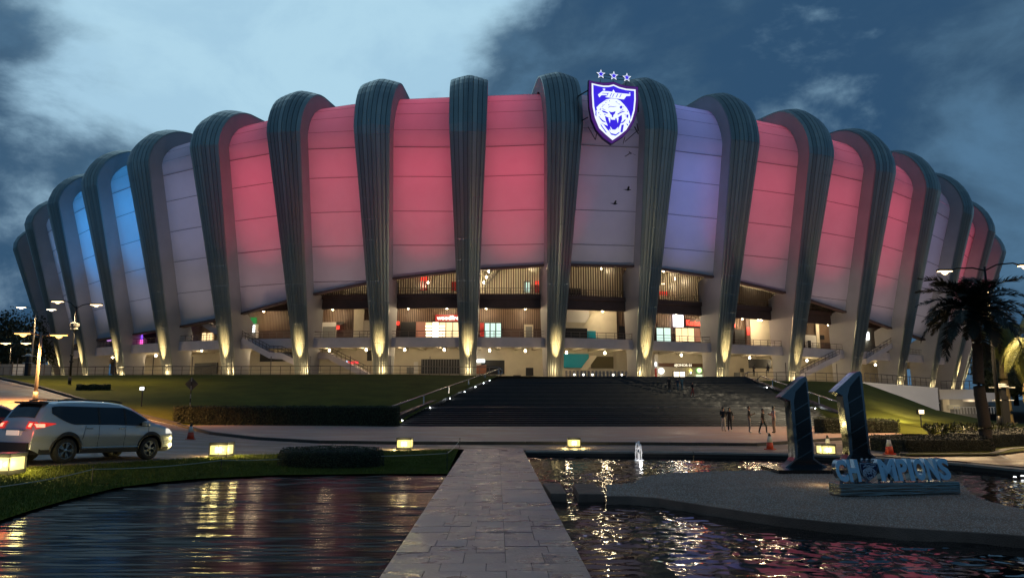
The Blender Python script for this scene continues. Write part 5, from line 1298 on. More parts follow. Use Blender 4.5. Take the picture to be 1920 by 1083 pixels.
    root = empty('person', loc, ang); tag(root, label, 'person', group); k = h / 1.75; root.scale = (k, k, k)
    if pose == 'sit': root.location.z -= .42 * k
    bo = bpy.data.objects.new('body', m2); C.objects.link(bo); bo.parent = root
    # hair cap
    mb = MB(); c = h2 + Vector((0, .012, -.02)); rows = []
    for i in range(6):
        th = R(4 + i * 19); rows.append([c + Vector((.092 * math.sin(th) * math.cos(a), .108 * math.sin(th) * math.sin(a) * (1 if math.sin(a) > 0 else .88), .115 * math.cos(th) - (.03 * max(0, math.sin(a)) * i / 5) + (.045 * max(0, -math.sin(a)) * (i / 5) ** 2))) for a in [2 * math.pi * j / 12 for j in range(13)]])
    mb.grid(rows).build('hair', hair, root, True)
    mb = MB()
    for s in (-1, 1): mb.box(fm_ + Vector((s * .032, -.088, .018)), (.022, .008, .011))
    mb.build('eyes', M_black, root); MB().box(fm_ + Vector((0, -.086, -.055)), (.045, .01, .01)).build('mouth', RDC, root)
    if arms in ('phone', 'one'): MB().box((.04, -.33, 1.27), (.07, .012, .14), rx=.5).build('phone', mat('phone_dark', (.02, .02, .025), .2), root)
    return root
PP = [((1357,808), 2.6, 1.70, 'stand', BLK, CRM, BLK, 'person in black top and cream trousers at the left of the standing group', 'fold'),
 ((1369,808), -.4, 1.66, 'stand', BLK, BLK, WSH, 'person all in black with pale shoes beside the one in cream trousers', 'down'),
 ((1406,811.5), 1.2, 1.78, 'stand', BLK, GRYC, WSH, 'tall person in black with dark grey trousers alone between the pairs', 'one'),
 ((1432,813), .9, 1.62, 'walk', BLK, GRN, WSH, 'person in black hooded top striding on the plaza with pale shoes', 'down'),
 ((1452,811.5), -1.5, 1.76, 'stand', PNK, TAN, BLK, 'person in pale pink long shirt and tan trousers looking at a phone', 'phone'),
 ((1255,733), .4, 1.7, 'stand', BLK, BLK, WSH, 'dark figure near the top of the wide stairs, leftmost of four', 'down'),
 ((1271,733), -.5, 1.6, 'walk', NAV, TEA, BLK, 'figure in navy and teal near the top of the wide stairs', 'down'),
 ((1279,732), 2.8, 1.65, 'walk', TEA, TEA, BLK, 'figure all in pale teal near the top of the wide stairs', 'down'),
 ((1299,743), 1.8, 1.6, 'walk', BLK, RDC, WSH, 'figure in black and maroon walking down the stairs below the others', 'down'),
 ]
for (px, py), ang, h, pose, a, b, c_, lb, arms in PP: person(hit(px, py), ang, h, pose, a, b, c_, lb, arms)
def standing_at(px, Y, g=None): return col_at(px, Y)
e = tr + Vector((1.2, 1.2, 0)); e.z = 5.5
person(e + Vector((.4, 0, .02)), .3, 1.72, 'lean', BLK, BLK, BLK, 'dark figure leaning over the curl of the right stair handrail', 'fold')
person(e + Vector((2.6, .4, .45)), -.6, 1.7, 'sit', BLK, NAV, BLK, 'dark figure seated on the terrace edge beside the leaning one', 'fold')
person(col_at(103, 24.0), .5, 1.32, 'stand', BLK, BLK, BLK, 'person with dark hair whose face shows over the silver car roof', 'down')
person(col_at(131, 24.8), .2, 1.22, 'stand', BLK, BLK, BLK, 'person mostly hidden behind the silver car roof, only dark hair showing', 'down')
person(col_at(203, 24.5), 2.0, 1.42, 'stand', BLK, BLK, BLK, 'person in black seen from the side behind the silver car bonnet', 'down')
person(col_at(229, 24.0), -.3, 1.42, 'stand', BLK, BLK, BLK, 'person in black facing the camera behind the silver car bonnet', 'phone')

# ================================================================== CARS
M_tyre = mat('tyre_rubber', (.012, .012, .012), .8); M_rim = mat('alloy_rim', (.5, .5, .48), .25, 1.); M_glass = mat('tinted_glass', (.008, .009, .011), .06, 0, spec=.7)
M_plast = mat('black_plastic', (.015, .015, .016), .6); M_tail = mat('tail_lens', (.25, .01, .01), .2, emit=(1, .05, .03), es=.6); M_tailc = glow('tail_core', (1, .30, .18), 2.2); M_head = glow('head_lamp', (1, .97, .85), .9); M_plate = mat('plate', (.55, .52, .5), .5, emit=(1, .8, .7), es=.35)
def make_car(root, paint, hs=1.0, hatch=True):
    TOP = [(-2.25,.46),(-2.245,.62),(-2.235,.80),(-2.20,.97),(-2.13,1.10),(-2.05,1.26),(-1.96,1.42),(-1.86,1.54),(-1.74,1.60),(-1.3,1.645),(-.6,1.67),(0,1.66),(.40,1.62),(.70,1.53),(1.0,1.37),(1.28,1.20),(1.42,1.12),(1.55,1.08),(1.85,1.02),(2.05,.95),(2.16,.85),(2.21,.70),(2.23,.5)]
    if not hatch: TOP = [(-2.3,.46),(-2.29,.62),(-2.27,.80),(-2.23,.98),(-2.1,1.04),(-1.85,1.07),(-1.6,1.10),(-1.45,1.16),(-1.2,1.29),(-.9,1.40),(-.5,1.45),(0,1.45),(.35,1.41),(.65,1.31),(1.0,1.14),(1.2,1.04),(1.35,1.0),(1.8,.93),(2.08,.84),(2.2,.74),(2.26,.6),(2.28,.48)]
    def top(x):
        for (a, za), (b, zb) in zip(TOP[:-1], TOP[1:]):
            if a <= x <= b: return za + (zb - za) * (x - a) / (b - a)
        return TOP[0][1] if x < TOP[0][0] else TOP[-1][1]
    WB, RW = 1.33, .335
    def bot(x):
        z = .26 if abs(x) < 2.0 else .26 + (abs(x) - 2.0) * .5
        for c in (-WB, WB):
            if abs(x - c) < .40: z = max(z, .33 + math.sqrt(.16 - (x - c) ** 2) * 1.0)
        return z
    belt = 1.0 if hatch else .93
    def hw(x, z):
        w_ = .865 * (1 - .13 * max(0, (abs(x) - 1.5) / .75) ** 2.2)
        if z > belt: w_ -= (z - belt) * .30
        if z < .55: w_ -= (.55 - z) * .12
        w_ += .018 * math.exp(-((z - .72) / .08) ** 2) - .012 * math.exp(-((z - .58) / .06) ** 2)
        t = top(x); 
        if z > t - .12: w_ -= .09 * ((z - t + .12) / .12) ** 2
        return max(.05, w_)
    xs = sorted(set([round(x, 3) for x, _ in TOP] + [round(-2.2 + k * .1, 3) for k in range(45)] + [c + s * .4 for c in (-WB, WB) for s in (-1, -.98, -.9, -.75, -.5, -.2, .2, .5, .75, .9, .98, 1)]))
    NV = 12; rows = []
    for x in xs:
        zt, zb = top(x), bot(x); zt = max(zt, zb + .02); row = []
        for k in range(NV + 1): z = zb + (zt - zb) * (k / NV) ** .9; row.append((x, -hw(x, z), z))
        w_ = hw(x, zt)
        for f in (.8, .5, .2, -.2, -.5, -.8): row.append((x, -w_ * f, zt + .035 * (1 - f * f)))
        for k in range(NV, -1, -1): z = zb + (zt - zb) * (k / NV) ** .9; row.append((x, hw(x, z), z))
        rows.append(row)
    mb = MB().grid(rows); m_ = len(rows[0]); n0 = 0
    mb.f.append(tuple(range(m_))); mb.f.append(tuple(reversed(range((len(rows) - 1) * m_, len(rows) * m_))))
    body = recalc(mb.build('body', paint, root, True))
    MB().box((0, 0, .45), (4.1, 1.36, .42)).build('underbody', M_plast, root)
    def side_patch(name, x0, x1, lo, hi, m, off=.012, par=None, n=24, sides=(-1, 1), nv=4):
        for s in sides:
            rr = []
            for k in range(n + 1):
                x = x0 + (x1 - x0) * k / n; a, b = lo(x), hi(x); b = max(a + .002, b)
                rr.append([(x, s * (hw(x, a + (b - a) * q / nv) + off), a + (b - a) * q / nv) for q in range(nv + 1)])
            recalc_dir = MB().grid(rr if s > 0 else [r_[::-1] for r_ in rr]); recalc_dir.build(name, m, par or root, True)
    up_ = lambda x: min(top(x) - .10, 1.52 * hs if hatch else 1.34)
    lo_ = lambda x: belt + .03 + (.30 * max(0, (-1.15 - x) / .65) ** 1.5 if x < -1.15 else 0) - .02 * max(0, x)
    side_patch('side_window', -1.78 if hatch else -1.35, 1.16 if hatch else 1.0, lo_, up_, M_glass, n=40)
    for x in (-.42, .42): side_patch('window_pillar', x - .03, x + .03, lo_, up_, M_plast, .018, n=2)
    def top_patch(name, x0, x1, fr, m, off=.012, n=8, f0=None, par=None):
        rr = []
        for k in range(n + 1):
            x = x0 + (x1 - x0) * k / n; zt = top(x); w_ = hw(x, zt); dzdx = (top(x + .01) - top(x - .01)) / .02; L = math.hypot(1, dzdx); nx, nz = -dzdx / L, 1 / L
            fs = [fr * (1 - 2 * q / 8) for q in range(9)] if f0 is None else [f0 + (fr - f0) * q / 4 for q in range(5)]
            rr.append([(x + nx * off, -w_ * f, zt + .035 * (1 - f * f) + nz * off) for f in fs])
        return MB().grid(rr).build(name, m, par or root, True)
    top_patch('windscreen', .72, 1.38, .9, M_glass, .014) if hatch else top_patch('windscreen', .5, 1.18, .88, M_glass, .014)
    top_patch('rear_window', -2.09, -1.88, .84, M_glass, .016) if hatch else top_patch('rear_window', -1.55, -1.0, .86, M_glass, .016)
    if hatch:
        MB().box((-1.88, 0, 1.60), (.20, 1.12, .045), ry=.08).build('spoiler', M_plast, root)
        for s in (-1, 1): MB().tube([(-1.55, s * .60, 1.66), (-1.3, s * .60, 1.705), (.1, s * .60, 1.71), (.4, s * .60, 1.66)], .022, 6).build('roof_rail', M_plast, root)
    tl_ = lambda x: .93 + .06 * (x + 2.2) / .45
    side_patch('tail_light', -2.19, -1.70, lambda x: .90 + .14 * (x + 2.19) / .49, lambda x: 1.10 - .04 * (x + 2.19) / .49, M_tail, .014, n=8)
    side_patch('tail_light_core', -2.17, -1.98, lambda x: .95, lambda x: 1.04, M_tailc, .02, n=4)
    for s in (-1, 1):
        top_patch('rear_lamp', -2.215, -2.14, s * .98, M_tail, .02, 4, s * .66); top_patch('rear_lamp_core', -2.205, -2.165, s * .95, M_tailc, .028, 3, s * .78)
    side_patch('head_light', 1.86, 2.15, lambda x: .78, lambda x: min(.93, top(x) - .05), M_head if hatch else M_plast, .012, n=6)
    side_patch('sill_cladding', -2.05, 2.05, lambda x: bot(x) - .0, lambda x: bot(x) + .11, M_plast, .016, n=80, nv=2)
    MB().box((-2.26, 0, .42), (.10, 1.36, .26)).build('rear_bumper_lower', M_plast, root); MB().box((2.2, 0, .40), (.10, 1.3, .22)).build('front_bumper_lower', M_plast, root)
    MB().box((-2.27, 0, .80), (.03, .50, .13)).build('number_plate', M_plate, root); MB().box((-2.26, 0, .88), (.04, .9, .03)).build('tailgate_trim', M_rim, root)
    for s in (-1, 1):
        for x in (-.72, .30): MB().box((x, s * (hw(x, .93) + .02), .93), (.19, .03, .035)).build('door_handle', M_rim, root)
        for x, b0 in ((-.93, .5), (-.42, .3), (.42, .3), (1.22, .5)):
            MB().tube([(x + (.1 if x < -.8 else 0) * f, s * (hw(x, b0 + (belt - b0) * f) + .003), b0 + (belt - b0) * f) for f in (0, .2, .4, .6, .8, 1)], .006, 4).build('door_seam', M_plast, root)
        MB().tube([(x, s * (hw(x, .40) + .015), .40) for x in (-.9, -.3, .3, .9)], .016, 5).build('chrome_strip', M_rim, root)
        o = MB().box((1.0, s * 1.0, 1.06), (.14, .24, .16)).build('mirror', paint, root); bevel(o, .05, 3)
        MB().box((1.0, s * .88, 1.02), (.05, .12, .04)).build('mirror_arm', M_plast, root)
        for c in (-WB, WB):
            # arch flare
            rr = []
            for k in range(17):
                a = math.pi * k / 16; x, z = c + .40 * math.cos(a), .33 + .40 * math.sin(a); x2, z2 = c + .46 * math.cos(a), .33 + .46 * math.sin(a)
                rr.append([(x, s * (hw(x, z) - .03), z), (x, s * (hw(x, z) + .022), z), (x2, s * (hw(x2, z2) + .018), z2), (x2, s * (hw(x2, z2) - .01), z2)])
            recalc(MB().grid(rr).build('arch_flare', M_plast, root, True))
            wr = empty('wheel', (c, s * .76, RW)); wr.parent = root
            prof = [(.22, -.10), (.30, -.105), (RW - .01, -.09), (RW, -.05), (RW, .05), (RW - .01, .09), (.30, .105), (.22, .10)]
            rot = Matrix.Rotation(-s * math.pi / 2, 3, 'X')
            def wheelmesh(prof, n=28, cap=False):
                m3 = MB().lathe(prof, n=n, cap=cap); m3.v = [tuple(rot @ Vector(v_)) for v_ in m3.v]; return m3
            wheelmesh(prof).build('tyre', M_tyre, wr, True)
            wheelmesh([(.02, -.02), (.215, -.04), (.225, .08), (.205, .085), (.19, .03), (.02, .02)], cap=True).build('rim', mat('rim_inner', (.06, .06, .06), .4, .8), wr, False)
            m3 = MB()
            for q in range(5):
                for dq in (-.13, .13):
                    a = 2 * math.pi * q / 5 + dq; m3.box((.125 * math.cos(a), .125 * math.sin(a), .065), (.19, .032, .03), rz=a + dq * .6)
            m3.lathe([(.05, .04), (.05, .085), (.01, .09)], n=12); m3.lathe([(.200, .07), (.222, .075), (.222, .095), (.205, .095)], n=28, cap=False)
            m3.v = [tuple(rot @ Vector(v_)) for v_ in m3.v]; m3.build('spokes', M_rim, wr)
    return root
M_paint = mat('silver_blue_paint', (.44, .47, .50), .28, .55, coat=1.0, var=.04, vscale=1); M_redpaint = mat('red_paint_car', (.45, .02, .015), .3, .3, coat=1.0)
pr_, pf_ = hit(118, 868), hit(276, 861); print('CAR', pr_, pf_, (pf_ - pr_).length)
d_ = (pf_ - pr_); L_ = math.hypot(d_.x, d_.y); ks = max(.9, min(1.25, L_ / 2.66)); fwd = Vector((d_.x, d_.y, 0)).normalized(); left = Vector((-fwd.y, fwd.x, 0))
mid = (pr_ + pf_) / 2 + left * .80 * ks
car = empty('parked_car', mid, math.atan2(fwd.y, fwd.x)); tag(car, 'silver-blue compact SUV with glowing tail light stopped on the road at the left', 'car', 'cars on the road'); car.scale = (ks,) * 3
car.rotation_euler = (0, -math.asin(d_.z / d_.length), math.atan2(fwd.y, fwd.x)); make_car(car, M_paint)
rc = col_at(-28, 24.5); red = empty('parked_car', rc, R(62)); tag(red, 'red car cut off by the left edge beyond the silver SUV', 'car', 'cars on the road'); make_car(red, M_redpaint, .88, False)
point('car_lamp', car.matrix_world @ Vector((0, 0, 0)) if False else mid - fwd * 2.7 * ks - left * .7 + Vector((0, 0, 1.0)), 8, (1, .1, .05), .1)

# ================================================================== PLANTS
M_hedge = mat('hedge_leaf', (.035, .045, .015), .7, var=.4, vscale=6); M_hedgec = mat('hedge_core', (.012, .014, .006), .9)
M_frond_d = mat('palm_frond_shaded', (.010, .014, .006), .6, var=.3, vscale=5); M_frond_y = mat('palm_frond_lit', (.16, .17, .035), .6, var=.35, vscale=3)  # silhouette shade put into the dark frond colour, lamp light into the lit one
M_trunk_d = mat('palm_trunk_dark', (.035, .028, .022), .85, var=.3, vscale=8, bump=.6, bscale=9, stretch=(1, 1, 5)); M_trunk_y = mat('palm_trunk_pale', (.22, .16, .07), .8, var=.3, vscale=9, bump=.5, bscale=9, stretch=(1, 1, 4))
M_treel = mat('tree_leaf', (.02, .03, .01), .7, var=.4, vscale=.8)
def leaves(name, pts, nrm, size, m, parent, seed=1, jit=1.0, elong=1.0):
    rg = np.random.default_rng(seed); n = len(pts); pts = np.asarray(pts, float); nrm = np.asarray(nrm, float) + rg.normal(0, .55 * jit, (n, 3)); nrm /= np.linalg.norm(nrm, axis=1)[:, None]
    t = rg.normal(size=(n, 3)); t -= (t * nrm).sum(1)[:, None] * nrm; t /= np.linalg.norm(t, axis=1)[:, None]; b = np.cross(nrm, t); s = (size * rg.uniform(.6, 1.3, n))[:, None]
    v = np.stack([pts - t * s * elong, pts + b * s * .5, pts + t * s * elong, pts - b * s * .5], 1).reshape(-1, 3)
    me = bpy.data.meshes.new(name); me.vertices.add(len(v)); me.vertices.foreach_set('co', v.ravel()); me.loops.add(4 * n); me.loops.foreach_set('vertex_index', np.arange(4 * n)); me.polygons.add(n)
    me.polygons.foreach_set('loop_start', np.arange(n) * 4); me.update(calc_edges=True); me.validate(); me.materials.append(m)
    o = bpy.data.objects.new(name, me); C.objects.link(o); o.parent = parent; return o
def hedge(A, Bq, depth, h, n, size, label, seed, round_=.12, m=M_hedge, cat='hedge', taper=0):
    """clipped hedge from A to B (front foot line), growing back and up"""
    root = empty('hedge', A); tag(root, label, cat); t = (Bq - A); L = t.length; t = t.normalized(); nn = Vector((-t.y, t.x, 0)); nn = nn if nn.y > 0 else -nn
    rg = np.random.default_rng(seed); d = Bq - A
    f = lambda a, b, c: np.array([t.x * a * L + nn.x * b * depth, t.y * a * L + nn.y * b * depth, d.z * a + c * h])
    P, Nn = [], []
    for _ in range(n):
        w_ = rg.uniform(0, L * h * 2 + L * depth + 2 * depth * h); a, b, c = rg.uniform(0, 1, 3)
        if w_ < L * h * 1.6: b = 0; nv = -nn
        elif w_ < L * h * 1.6 + L * depth: c = 1; nv = Vector((0, 0, 1))
        elif w_ < L * h * 1.6 + L * depth + depth * h: a = 0; nv = -t
        else: a = 1; nv = t
        p = f(a, b, c * rg.uniform(.97, 1.03)) + np.array(nv) * (.03 * math.sin(a * L * 5) + rg.normal(0, .03)); P.append(p); Nn.append(tuple(nv))
    leaves('foliage', P, Nn, size, m, root, seed, elong=.8)
    e_ = .04; c8 = [(e_/L, e_/depth, 0), (1 - e_/L, e_/depth, 0), (1 - e_/L, 1, 0), (e_/L, 1, 0)]; q = [Vector(f(a, b, 0)) for a, b, _ in c8]; zz = Vector((0, 0, h - .05))
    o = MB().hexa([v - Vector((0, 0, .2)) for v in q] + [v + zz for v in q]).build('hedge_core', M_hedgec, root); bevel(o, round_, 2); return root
a, b = hit(330, 796.5), hit(745, 797.5); a.y = b.y = 59.2; a.z = b.z = .12; a.x = (330-960)/F*59.2*.995; b.x = (745-960)/F*59.2*.995
hedge(a, b, 1.6, 1.62, 14000, .07, 'long dark clipped hedge at the foot of the left lawn', 11)
a, b = hit(1547, 812), hit(1688, 815); hedge(a, b, 1.5, .98, 7000, .045, 'clipped hedge along the foot of the right-hand lawn behind the numerals', 12)
a, b = hit(143, 731), hit(205, 731); hedge(a, b, .9, .55, 1600, .09, 'small low dark hedge block alone on the left lawn', 13)
a, b = atZ(1700, 852, 0), atZ(1866, 850, 0); hedge(a, b, 2.6, .66, 9000, .04, 'dark box-shaped planter hedge in the road behind the word CHAMPIONS', 14, m=mat('hedge_leaf_dark', (.014, .018, .007), .7, var=.4, vscale=6))
a, b = atZ(1866, 843, 0), atZ(2010, 832, 0); hedge(a, b, 2.2, .75, 6000, .045, 'dark hedge at the right edge beyond the box-shaped planter', 15, m=MATS['hedge_leaf_dark'])
# median bed with kerb, grass and leafy plants
mk_ = [atZ(1688, 855, .0), atZ(1868, 855, .0), atZ(1895, 846, .0), atZ(2100, 826, .0)]
bed = empty('median_kerb', mk_[0]); tag(bed, kind='structure')
kerb_run(bed, mk_, h=.12, wd=.3, step=1.1); kerb_run(bed, [atZ(1688, 855, 0), atZ(1690, 838, 0), atZ(1735, 822, 0)], h=.12, wd=.3, step=1.1, side=-1)
o = MB().grid([[atZ(1698, 852, .10), atZ(1780, 852, .10), atZ(1866, 851, .10), atZ(1985, 836, .10), atZ(2100, 823, .10)], [atZ(1738, 821, .10), atZ(1790, 816, .10), atZ(1850, 812, .10), atZ(1980, 811, .10), atZ(2120, 811, .10)]]).build('median_grass', M_hill); recalc(o); o['kind'] = 'structure'
def spiky(p, h, seed, par, m):
    rg = random.Random(seed); mb = MB()
    for k in range(26):
        a = rg.uniform(0, 6.28); e_ = rg.uniform(.35, 1.35); l = h * rg.uniform(.7, 1.2); d1 = Vector((math.cos(a) * math.cos(e_), math.sin(a) * math.cos(e_), math.sin(e_))); s = Vector((-math.sin(a), math.cos(a), 0)) * .05
        b0 = p + Vector((rg.uniform(-.12, .12), rg.uniform(-.12, .12), rg.uniform(0, h * .4))); m1 = b0 + d1 * l * .55; tip = b0 + d1 * l - Vector((0, 0, l * .22))
        mb.add([b0, m1 - s, tip, m1 + s], [(0, 1, 2, 3)])
    return mb.build('leaf_clump', m, par)
M_shrub = mat('shrub_leaf', (.05, .055, .025), .35, var=.4, vscale=5)
for k in range(15):
    px = 1742 + k * 11.5; p = atZ(px, 822 - (k % 3) * 2.0, .1); p.z = .1
    root = empty('shrub', p); tag(root, ('spiky shrub at the left end of the row behind the planter hedge' if k == 0 else 'spiky shrub at the right end of the row behind the planter hedge' if k == 14 else 'spiky broad-leaved shrub inside the row behind the planter hedge'), 'shrub', 'spiky shrubs behind the planter hedge'); 
    MB().tube([(0, 0, 0), (.02, 0, .3)], .03, 5).build('stem', M_trunk_d, root)
    for q in range(2): spiky(Vector((rnd.uniform(-.15, .15), rnd.uniform(-.15, .15), .15 + .25 * q)), .5, k * 7 + q, root, M_shrub)
# oval hedge on the near lawn
pc = hit(612, 876); root = empty('hedge', pc + Vector((0, .55, 0))); tag(root, 'rounded oval hedge on the near lawn behind the rope', 'hedge')
rg = np.random.default_rng(5); P, Nn = [], []
for _ in range(11000):
    a = rg.uniform(0, 2 * math.pi); u_ = rg.uniform(0, 1); 
    if u_ < .55: r_q, z = 1, rg.uniform(0, .48)
    else: r_q, z = math.sqrt(rg.uniform(0, 1)), .5
    rr_ = 1.0 - max(0, z - .3) * .25 if u_ < .55 else r_q * .96; z += .05 * math.sin(a * 7) * (u_ > .5) + (.07 * (1 - r_q) if u_ > .55 else 0)
    P.append((1.62 * rr_ * math.cos(a), 1.0 * rr_ * math.sin(a), z)); Nn.append((math.cos(a), math.sin(a), .2) if u_ < .55 else (0, 0, 1))
leaves('foliage', P, Nn, .028, M_hedge, root, 5, elong=.8)
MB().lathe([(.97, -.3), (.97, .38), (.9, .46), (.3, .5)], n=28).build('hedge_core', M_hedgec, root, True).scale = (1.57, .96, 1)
root2 = root
mb = MB(); 
for k in range(5): mb.tube([(-.05 + .02 * k, .1, .5), (-.09 + .05 * k, .1, .62 + .02 * (k % 3))], .006, 4)
mb.build('stray_shoot', M_hedge, root)

def frond_mesh(name, L, seed, leaf=.5, droop=1.0, n=44, width=.03, m=None, hang=.5):
    rg = random.Random(seed); path = []
    for k in range(9): t = k / 8; path.append(Vector((L * (t - .12 * droop * t * t), 0, L * (.55 * t - (.35 + .55 * droop) * t * t * .9))))
    mb = MB().tube(path, [.035 * (1 - .85 * k / 8) for k in range(9)], 5)
    for k in range(n):
        t = .10 + .9 * k / n; kk = t * 8; i = min(7, int(kk)); p = path[i].lerp(path[i + 1], kk - i); tg = (path[i + 1] - path[i]).normalized()
        l = leaf * (math.sin(math.pi * min(1, t * .9 + .12)) ** .6) * rg.uniform(.85, 1.15)
        for s in (-1, 1):
            d = (Vector((0, s, 0)) * .8 + tg * .75 + Vector((0, 0, rg.uniform(-.15, .45)))).normalized(); mdl = p + d * l * .5; tip = p + d * l - Vector((0, 0, l * hang)); wv = tg * width
            mb.add([p - wv * .6, mdl - wv, tip, mdl + wv, p + wv * .6], [(0, 1, 3, 4), (1, 2, 3)])
    me = bpy.data.meshes.new(name); me.from_pydata(mb.v, [], mb.f); me.materials.append(m); return me
def palm(base, H, r0_, r1_, mesh_list, nf, m_tr, label, seed, bottle=None, tilt=(.2, 1.25), sc_=1., group=None, crownshaft=None):
    rg = random.Random(seed); root = empty('palm_tree', base); tag(root, label, 'palm tree', group)
    path = [Vector((.05 * math.sin(k * .8), 0, H * k / 12)) for k in range(13)]; rr_ = [r0_ + (r1_ - r0_) * (k / 12) + (.0 if bottle is None else bottle * math.exp(-((k / 12 - .45) / .2) ** 2)) + (.35 * r0_ if k == 0 else 0) for k in range(13)]
    mb = MB()
    path2, rad2 = [], []
    for k in range(12):
        for q in range(4): f = q / 4; path2.append(path[k].lerp(path[k + 1], f)); rad2.append((rr_[k] * (1 - f) + rr_[k + 1] * f) * (1.035 if q == 0 else 1))
    path2.append(path[-1]); rad2.append(rr_[-1]); mb.tube(path2, rad2, 14).build('trunk', m_tr, root, True)
    if crownshaft: MB().tube([(0, 0, H - .1), (0, 0, H + crownshaft)], [r1_ * 1.15, r1_ * .6], 10).build('crownshaft', m_tr, root, True)
    for k in range(nf):
        o = bpy.data.objects.new('frond', mesh_list[k % len(mesh_list)]); C.objects.link(o); o.parent = root; o.location = (path[-1].x, 0, H + (crownshaft or 0) * .8)
        t = k / nf; el = tilt[0] + (tilt[1] - tilt[0]) * (t ** .9) + rg.uniform(-.1, .1); a = k * 2.39996 + rg.uniform(-.2, .2)
        o.rotation_euler = (rg.uniform(-.3, .3), -(el - .5), a); s = sc_ * rg.uniform(.85, 1.12); o.scale = (s, s, s)
    return root
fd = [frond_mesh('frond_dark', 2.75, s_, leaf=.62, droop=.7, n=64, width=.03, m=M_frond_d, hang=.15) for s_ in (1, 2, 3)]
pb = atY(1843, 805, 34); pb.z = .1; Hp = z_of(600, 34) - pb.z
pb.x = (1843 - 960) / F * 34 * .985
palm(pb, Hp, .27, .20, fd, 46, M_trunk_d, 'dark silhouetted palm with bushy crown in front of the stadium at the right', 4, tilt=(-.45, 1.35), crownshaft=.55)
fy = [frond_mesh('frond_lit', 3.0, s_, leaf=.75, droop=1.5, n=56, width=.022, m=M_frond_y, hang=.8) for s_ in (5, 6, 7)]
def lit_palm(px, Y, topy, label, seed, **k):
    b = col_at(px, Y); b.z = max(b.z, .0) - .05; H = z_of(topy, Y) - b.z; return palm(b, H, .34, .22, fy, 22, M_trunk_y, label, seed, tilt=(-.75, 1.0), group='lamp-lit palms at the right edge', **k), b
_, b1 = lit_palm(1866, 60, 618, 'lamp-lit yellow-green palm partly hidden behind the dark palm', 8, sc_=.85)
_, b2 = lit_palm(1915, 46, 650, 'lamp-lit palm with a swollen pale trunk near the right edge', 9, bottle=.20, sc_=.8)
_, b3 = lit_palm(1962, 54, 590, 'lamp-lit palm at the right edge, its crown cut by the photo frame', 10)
point('palm_fill', b2 + Vector((-1.6, -3.2, .3)), 0.01, warm, .2)  # added fill lamp, all but off; the street lamps light these palms
def tree(base, H, Rc, label, seed, n=5200, leaf=.35, group='dark trees around the stadium'):
    root = empty('tree', base); tag(root, label, 'tree', group); rg = np.random.default_rng(seed)
    MB().tube([(0, 0, -1), (.1, 0, H * .3), (.3, .1, H * .62)], [.5, .4, .2], 8).build('trunk', M_trunk_d, root, True)
    P, Nn = [], []; cl_ = []
    for k in range(26):
        d = rg.normal(size=3); d /= np.linalg.norm(d); cl_.append(np.array((0, 0, H * .64)) + d * np.array((Rc, Rc, H * .34)) * rg.uniform(.45, .95))
    mb = MB()
    for c_ in cl_[:9]: mb.tube([(.1, 0, H * .35), tuple((c_ + np.array((0, 0, H * .4))) * .5), tuple(c_)], [.2, .12, .04], 5)
    mb.build('branches', M_trunk_d, root)
    for k in range(n):
        c_ = cl_[rg.integers(len(cl_))]; d = rg.normal(size=3); d /= np.linalg.norm(d); P.append(c_ + d * Rc * .36 * rg.uniform(.5, 1.05)); Nn.append(d)
    leaves('crown', P, Nn, leaf, M_treel, root, seed, elong=.8)
for k, (px, Y, ty, Rc, lb) in enumerate(((-30, 150, 575, 8, 'dark tree cut by the left edge of the photo, taller than its neighbour'), (32, 165, 592, 8, 'dark rounded tree at the left between street lamp and leftmost rib'), (8, 140, 628, 5, 'lower dark tree in front of the other two at the left edge'), (1900, 150, 640, 7, 'dark tree behind the lamp-lit palms at the right'), (1950, 135, 600, 8, 'dark tree at the right edge behind the palms'), (1880, 118, 690, 4, 'low dark tree between the white building and the lamp-lit palms'), (1925, 105, 700, 5, 'low dark tree behind the swollen palm trunk'))):
    b = atY(px, 700, Y); b.z = 2.0; tree(b, z_of(ty, Y) - 2.0, Rc, lb, 30 + k, n=5600 if Rc > 6 else 3600)
# ------------------------------------------------------------------ fountain jet
fb = atZ(1198, 862, .13); root = empty('fountain_jet', fb); tag(root, 'small white splashing fountain jet at the far side of the pool', 'fountain')
M_spray = mat('water_spray', (.88, .88, .9), .35); rg = random.Random(2)
mb = MB()
for s, hh in ((-1, .62), (1, .56), (.2, .68)):
    pts_ = [(s * .015, 0, 0), (s * .03, 0, hh * .35), (s * .035, 0, hh * .7), (s * .015, 0, hh * .95), (s * .06, .02, hh), (s * .10, .03, hh * .75), (s * .11, .03, .0)]
    mb.tube(pts_, [.03, .035, .04, .05, .04, .025, .014], 7)
mb.build('jet', M_spray, root, True)
mb = MB()
for k in range(60): a = rg.uniform(0, 6.28); r__ = rg.uniform(.02, .17); mb.box((r__ * math.cos(a), r__ * math.sin(a), rg.uniform(0, .6) * (1 - r__ * 3)), (.012,) * 3, rz=a)
mb.build('droplets', M_spray, root); MB().lathe([(.20, -.01), (.17, .02), (.06, .03)], n=14).build('foam', M_spray, root, True)
point('fountain_lamp', fb + Vector((0, -.45, .12)), 9, (1, .95, .9), .05)
# underwater lamps at the right
for k, (px, py) in enumerate(((1903, 895), (1917, 893))):
    p = atZ(px, py, .16); root = empty('pool_lamp', p); tag(root, ('white pool light at the right edge, left one of a close pair', 'white pool light at the right edge, right one of a close pair')[k], 'pool light')
    MB().lathe([(.05, -.05), (.06, 0), (.03, .02)], n=10).build('housing', M_steel, root); MB().lathe([(.045, .02), (.03, .04), (.01, .045)], n=10).build('lens', M_whitelit, root)
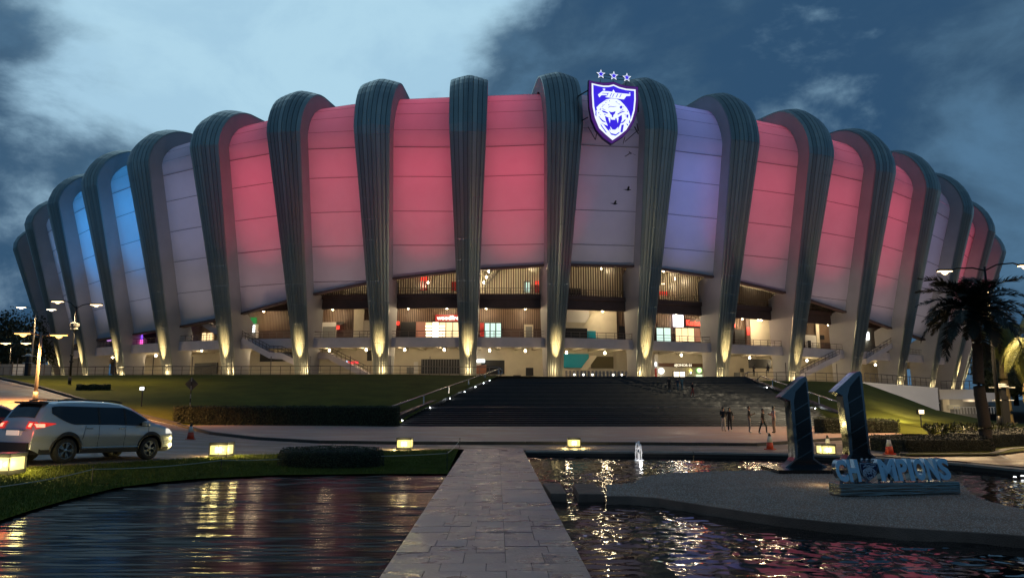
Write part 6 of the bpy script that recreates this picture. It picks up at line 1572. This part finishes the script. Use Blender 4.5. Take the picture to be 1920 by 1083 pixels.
# ------------------------------------------------------------------ birds
def bird(px, py, Y, yaw, flap, label):
    p = atY(px, py, Y); root = empty('bird', p, yaw); tag(root, label, 'bird', 'birds flying in front of the facade'); root.scale = (1.15,) * 3
    b_ = MB().tube([(-.42, 0, .02), (-.25, 0, 0), (-.05, 0, -.02), (.15, 0, 0), (.28, 0, .04), (.38, 0, .03), (.46, 0, .0)], [.06, .05, .10, .11, .07, .055, .01], 8).build('body', M_black, root, True)
    for s in (-1, 1): MB().add([(.15, s * .06, .03), (-.12, s * .06, .03), (-.16, s * .38, .03 + flap * .5), (.12, s * .36, .05 + flap * .5), (-.22, s * .78, flap * .8), (-.02, s * .72, flap * .8)], [(0, 1, 2, 3), (3, 2, 4, 5)]).build('wing', M_black, root)
    MB().add([(-.38, -.04, .02), (-.38, .04, .02), (-.6, .1, .02), (-.6, -.1, .02)], [(0, 1, 2, 3)]).build('tail', M_black, root)
bird(1182, 287, 108, 1.1, -.5, 'highest of three dark birds, wings down, just below the shield')
bird(1177, 356, 108, .2, .35, 'middle one of three dark birds in front of the lilac panel')
bird(1152, 382, 108, .3, .3, 'lowest of three dark birds in front of the lilac panel')
# ------------------------------------------------------------------ grass blades on the near lawn
rows = grounds[0][1]; rg = np.random.default_rng(3); nR, nC = len(rows), len(rows[0]); R_ = np.array([[tuple(v) for v in r__] for r__ in rows])
N_ = 70000; ii = rg.integers(0, nR - 1, N_); jj = rg.integers(0, nC - 1, N_); fa, fb_ = rg.uniform(0, 1, (2, N_))
# weight the sampling by cell area
ar = np.zeros((nR - 1, nC - 1))
for i in range(nR - 1):
    for j in range(nC - 1): ar[i, j] = np.linalg.norm(np.cross(R_[i + 1, j] - R_[i, j], R_[i, j + 1] - R_[i, j]))
w2 = (ar / ar.sum()).ravel(); idx_ = rg.choice(len(w2), N_, p=w2); ii, jj = idx_ // (nC - 1), idx_ % (nC - 1)
p = (R_[ii, jj] * ((1 - fa) * (1 - fb_))[:, None] + R_[ii + 1, jj] * (fa * (1 - fb_))[:, None] + R_[ii, jj + 1] * ((1 - fa) * fb_)[:, None] + R_[ii + 1, jj + 1] * (fa * fb_)[:, None])
h_ = rg.uniform(.035, .075, N_); a_ = rg.uniform(0, 6.28, N_); wd_ = .009
v0 = p + np.stack([np.cos(a_) * wd_, np.sin(a_) * wd_, -.005 + 0 * a_], 1); v1 = p - np.stack([np.cos(a_) * wd_, np.sin(a_) * wd_, .005 + 0 * a_], 1); v2 = p + np.stack([rg.normal(0, .02, N_), rg.normal(0, .02, N_), h_], 1)
vv = np.stack([v0, v1, v2], 1).reshape(-1, 3); me = bpy.data.meshes.new('grass'); me.vertices.add(len(vv)); me.vertices.foreach_set('co', vv.ravel()); me.loops.add(3 * N_); me.loops.foreach_set('vertex_index', np.arange(3 * N_)); me.polygons.add(N_); me.polygons.foreach_set('loop_start', np.arange(N_) * 3); me.update(calc_edges=True); me.validate()
me.materials.append(mat('grass_blade', (.11, .125, .009), .7, var=.35, vscale=2)); o = bpy.data.objects.new('grass', me); C.objects.link(o); tag(o, 'short green grass on the near lawn', 'grass', kind='stuff')
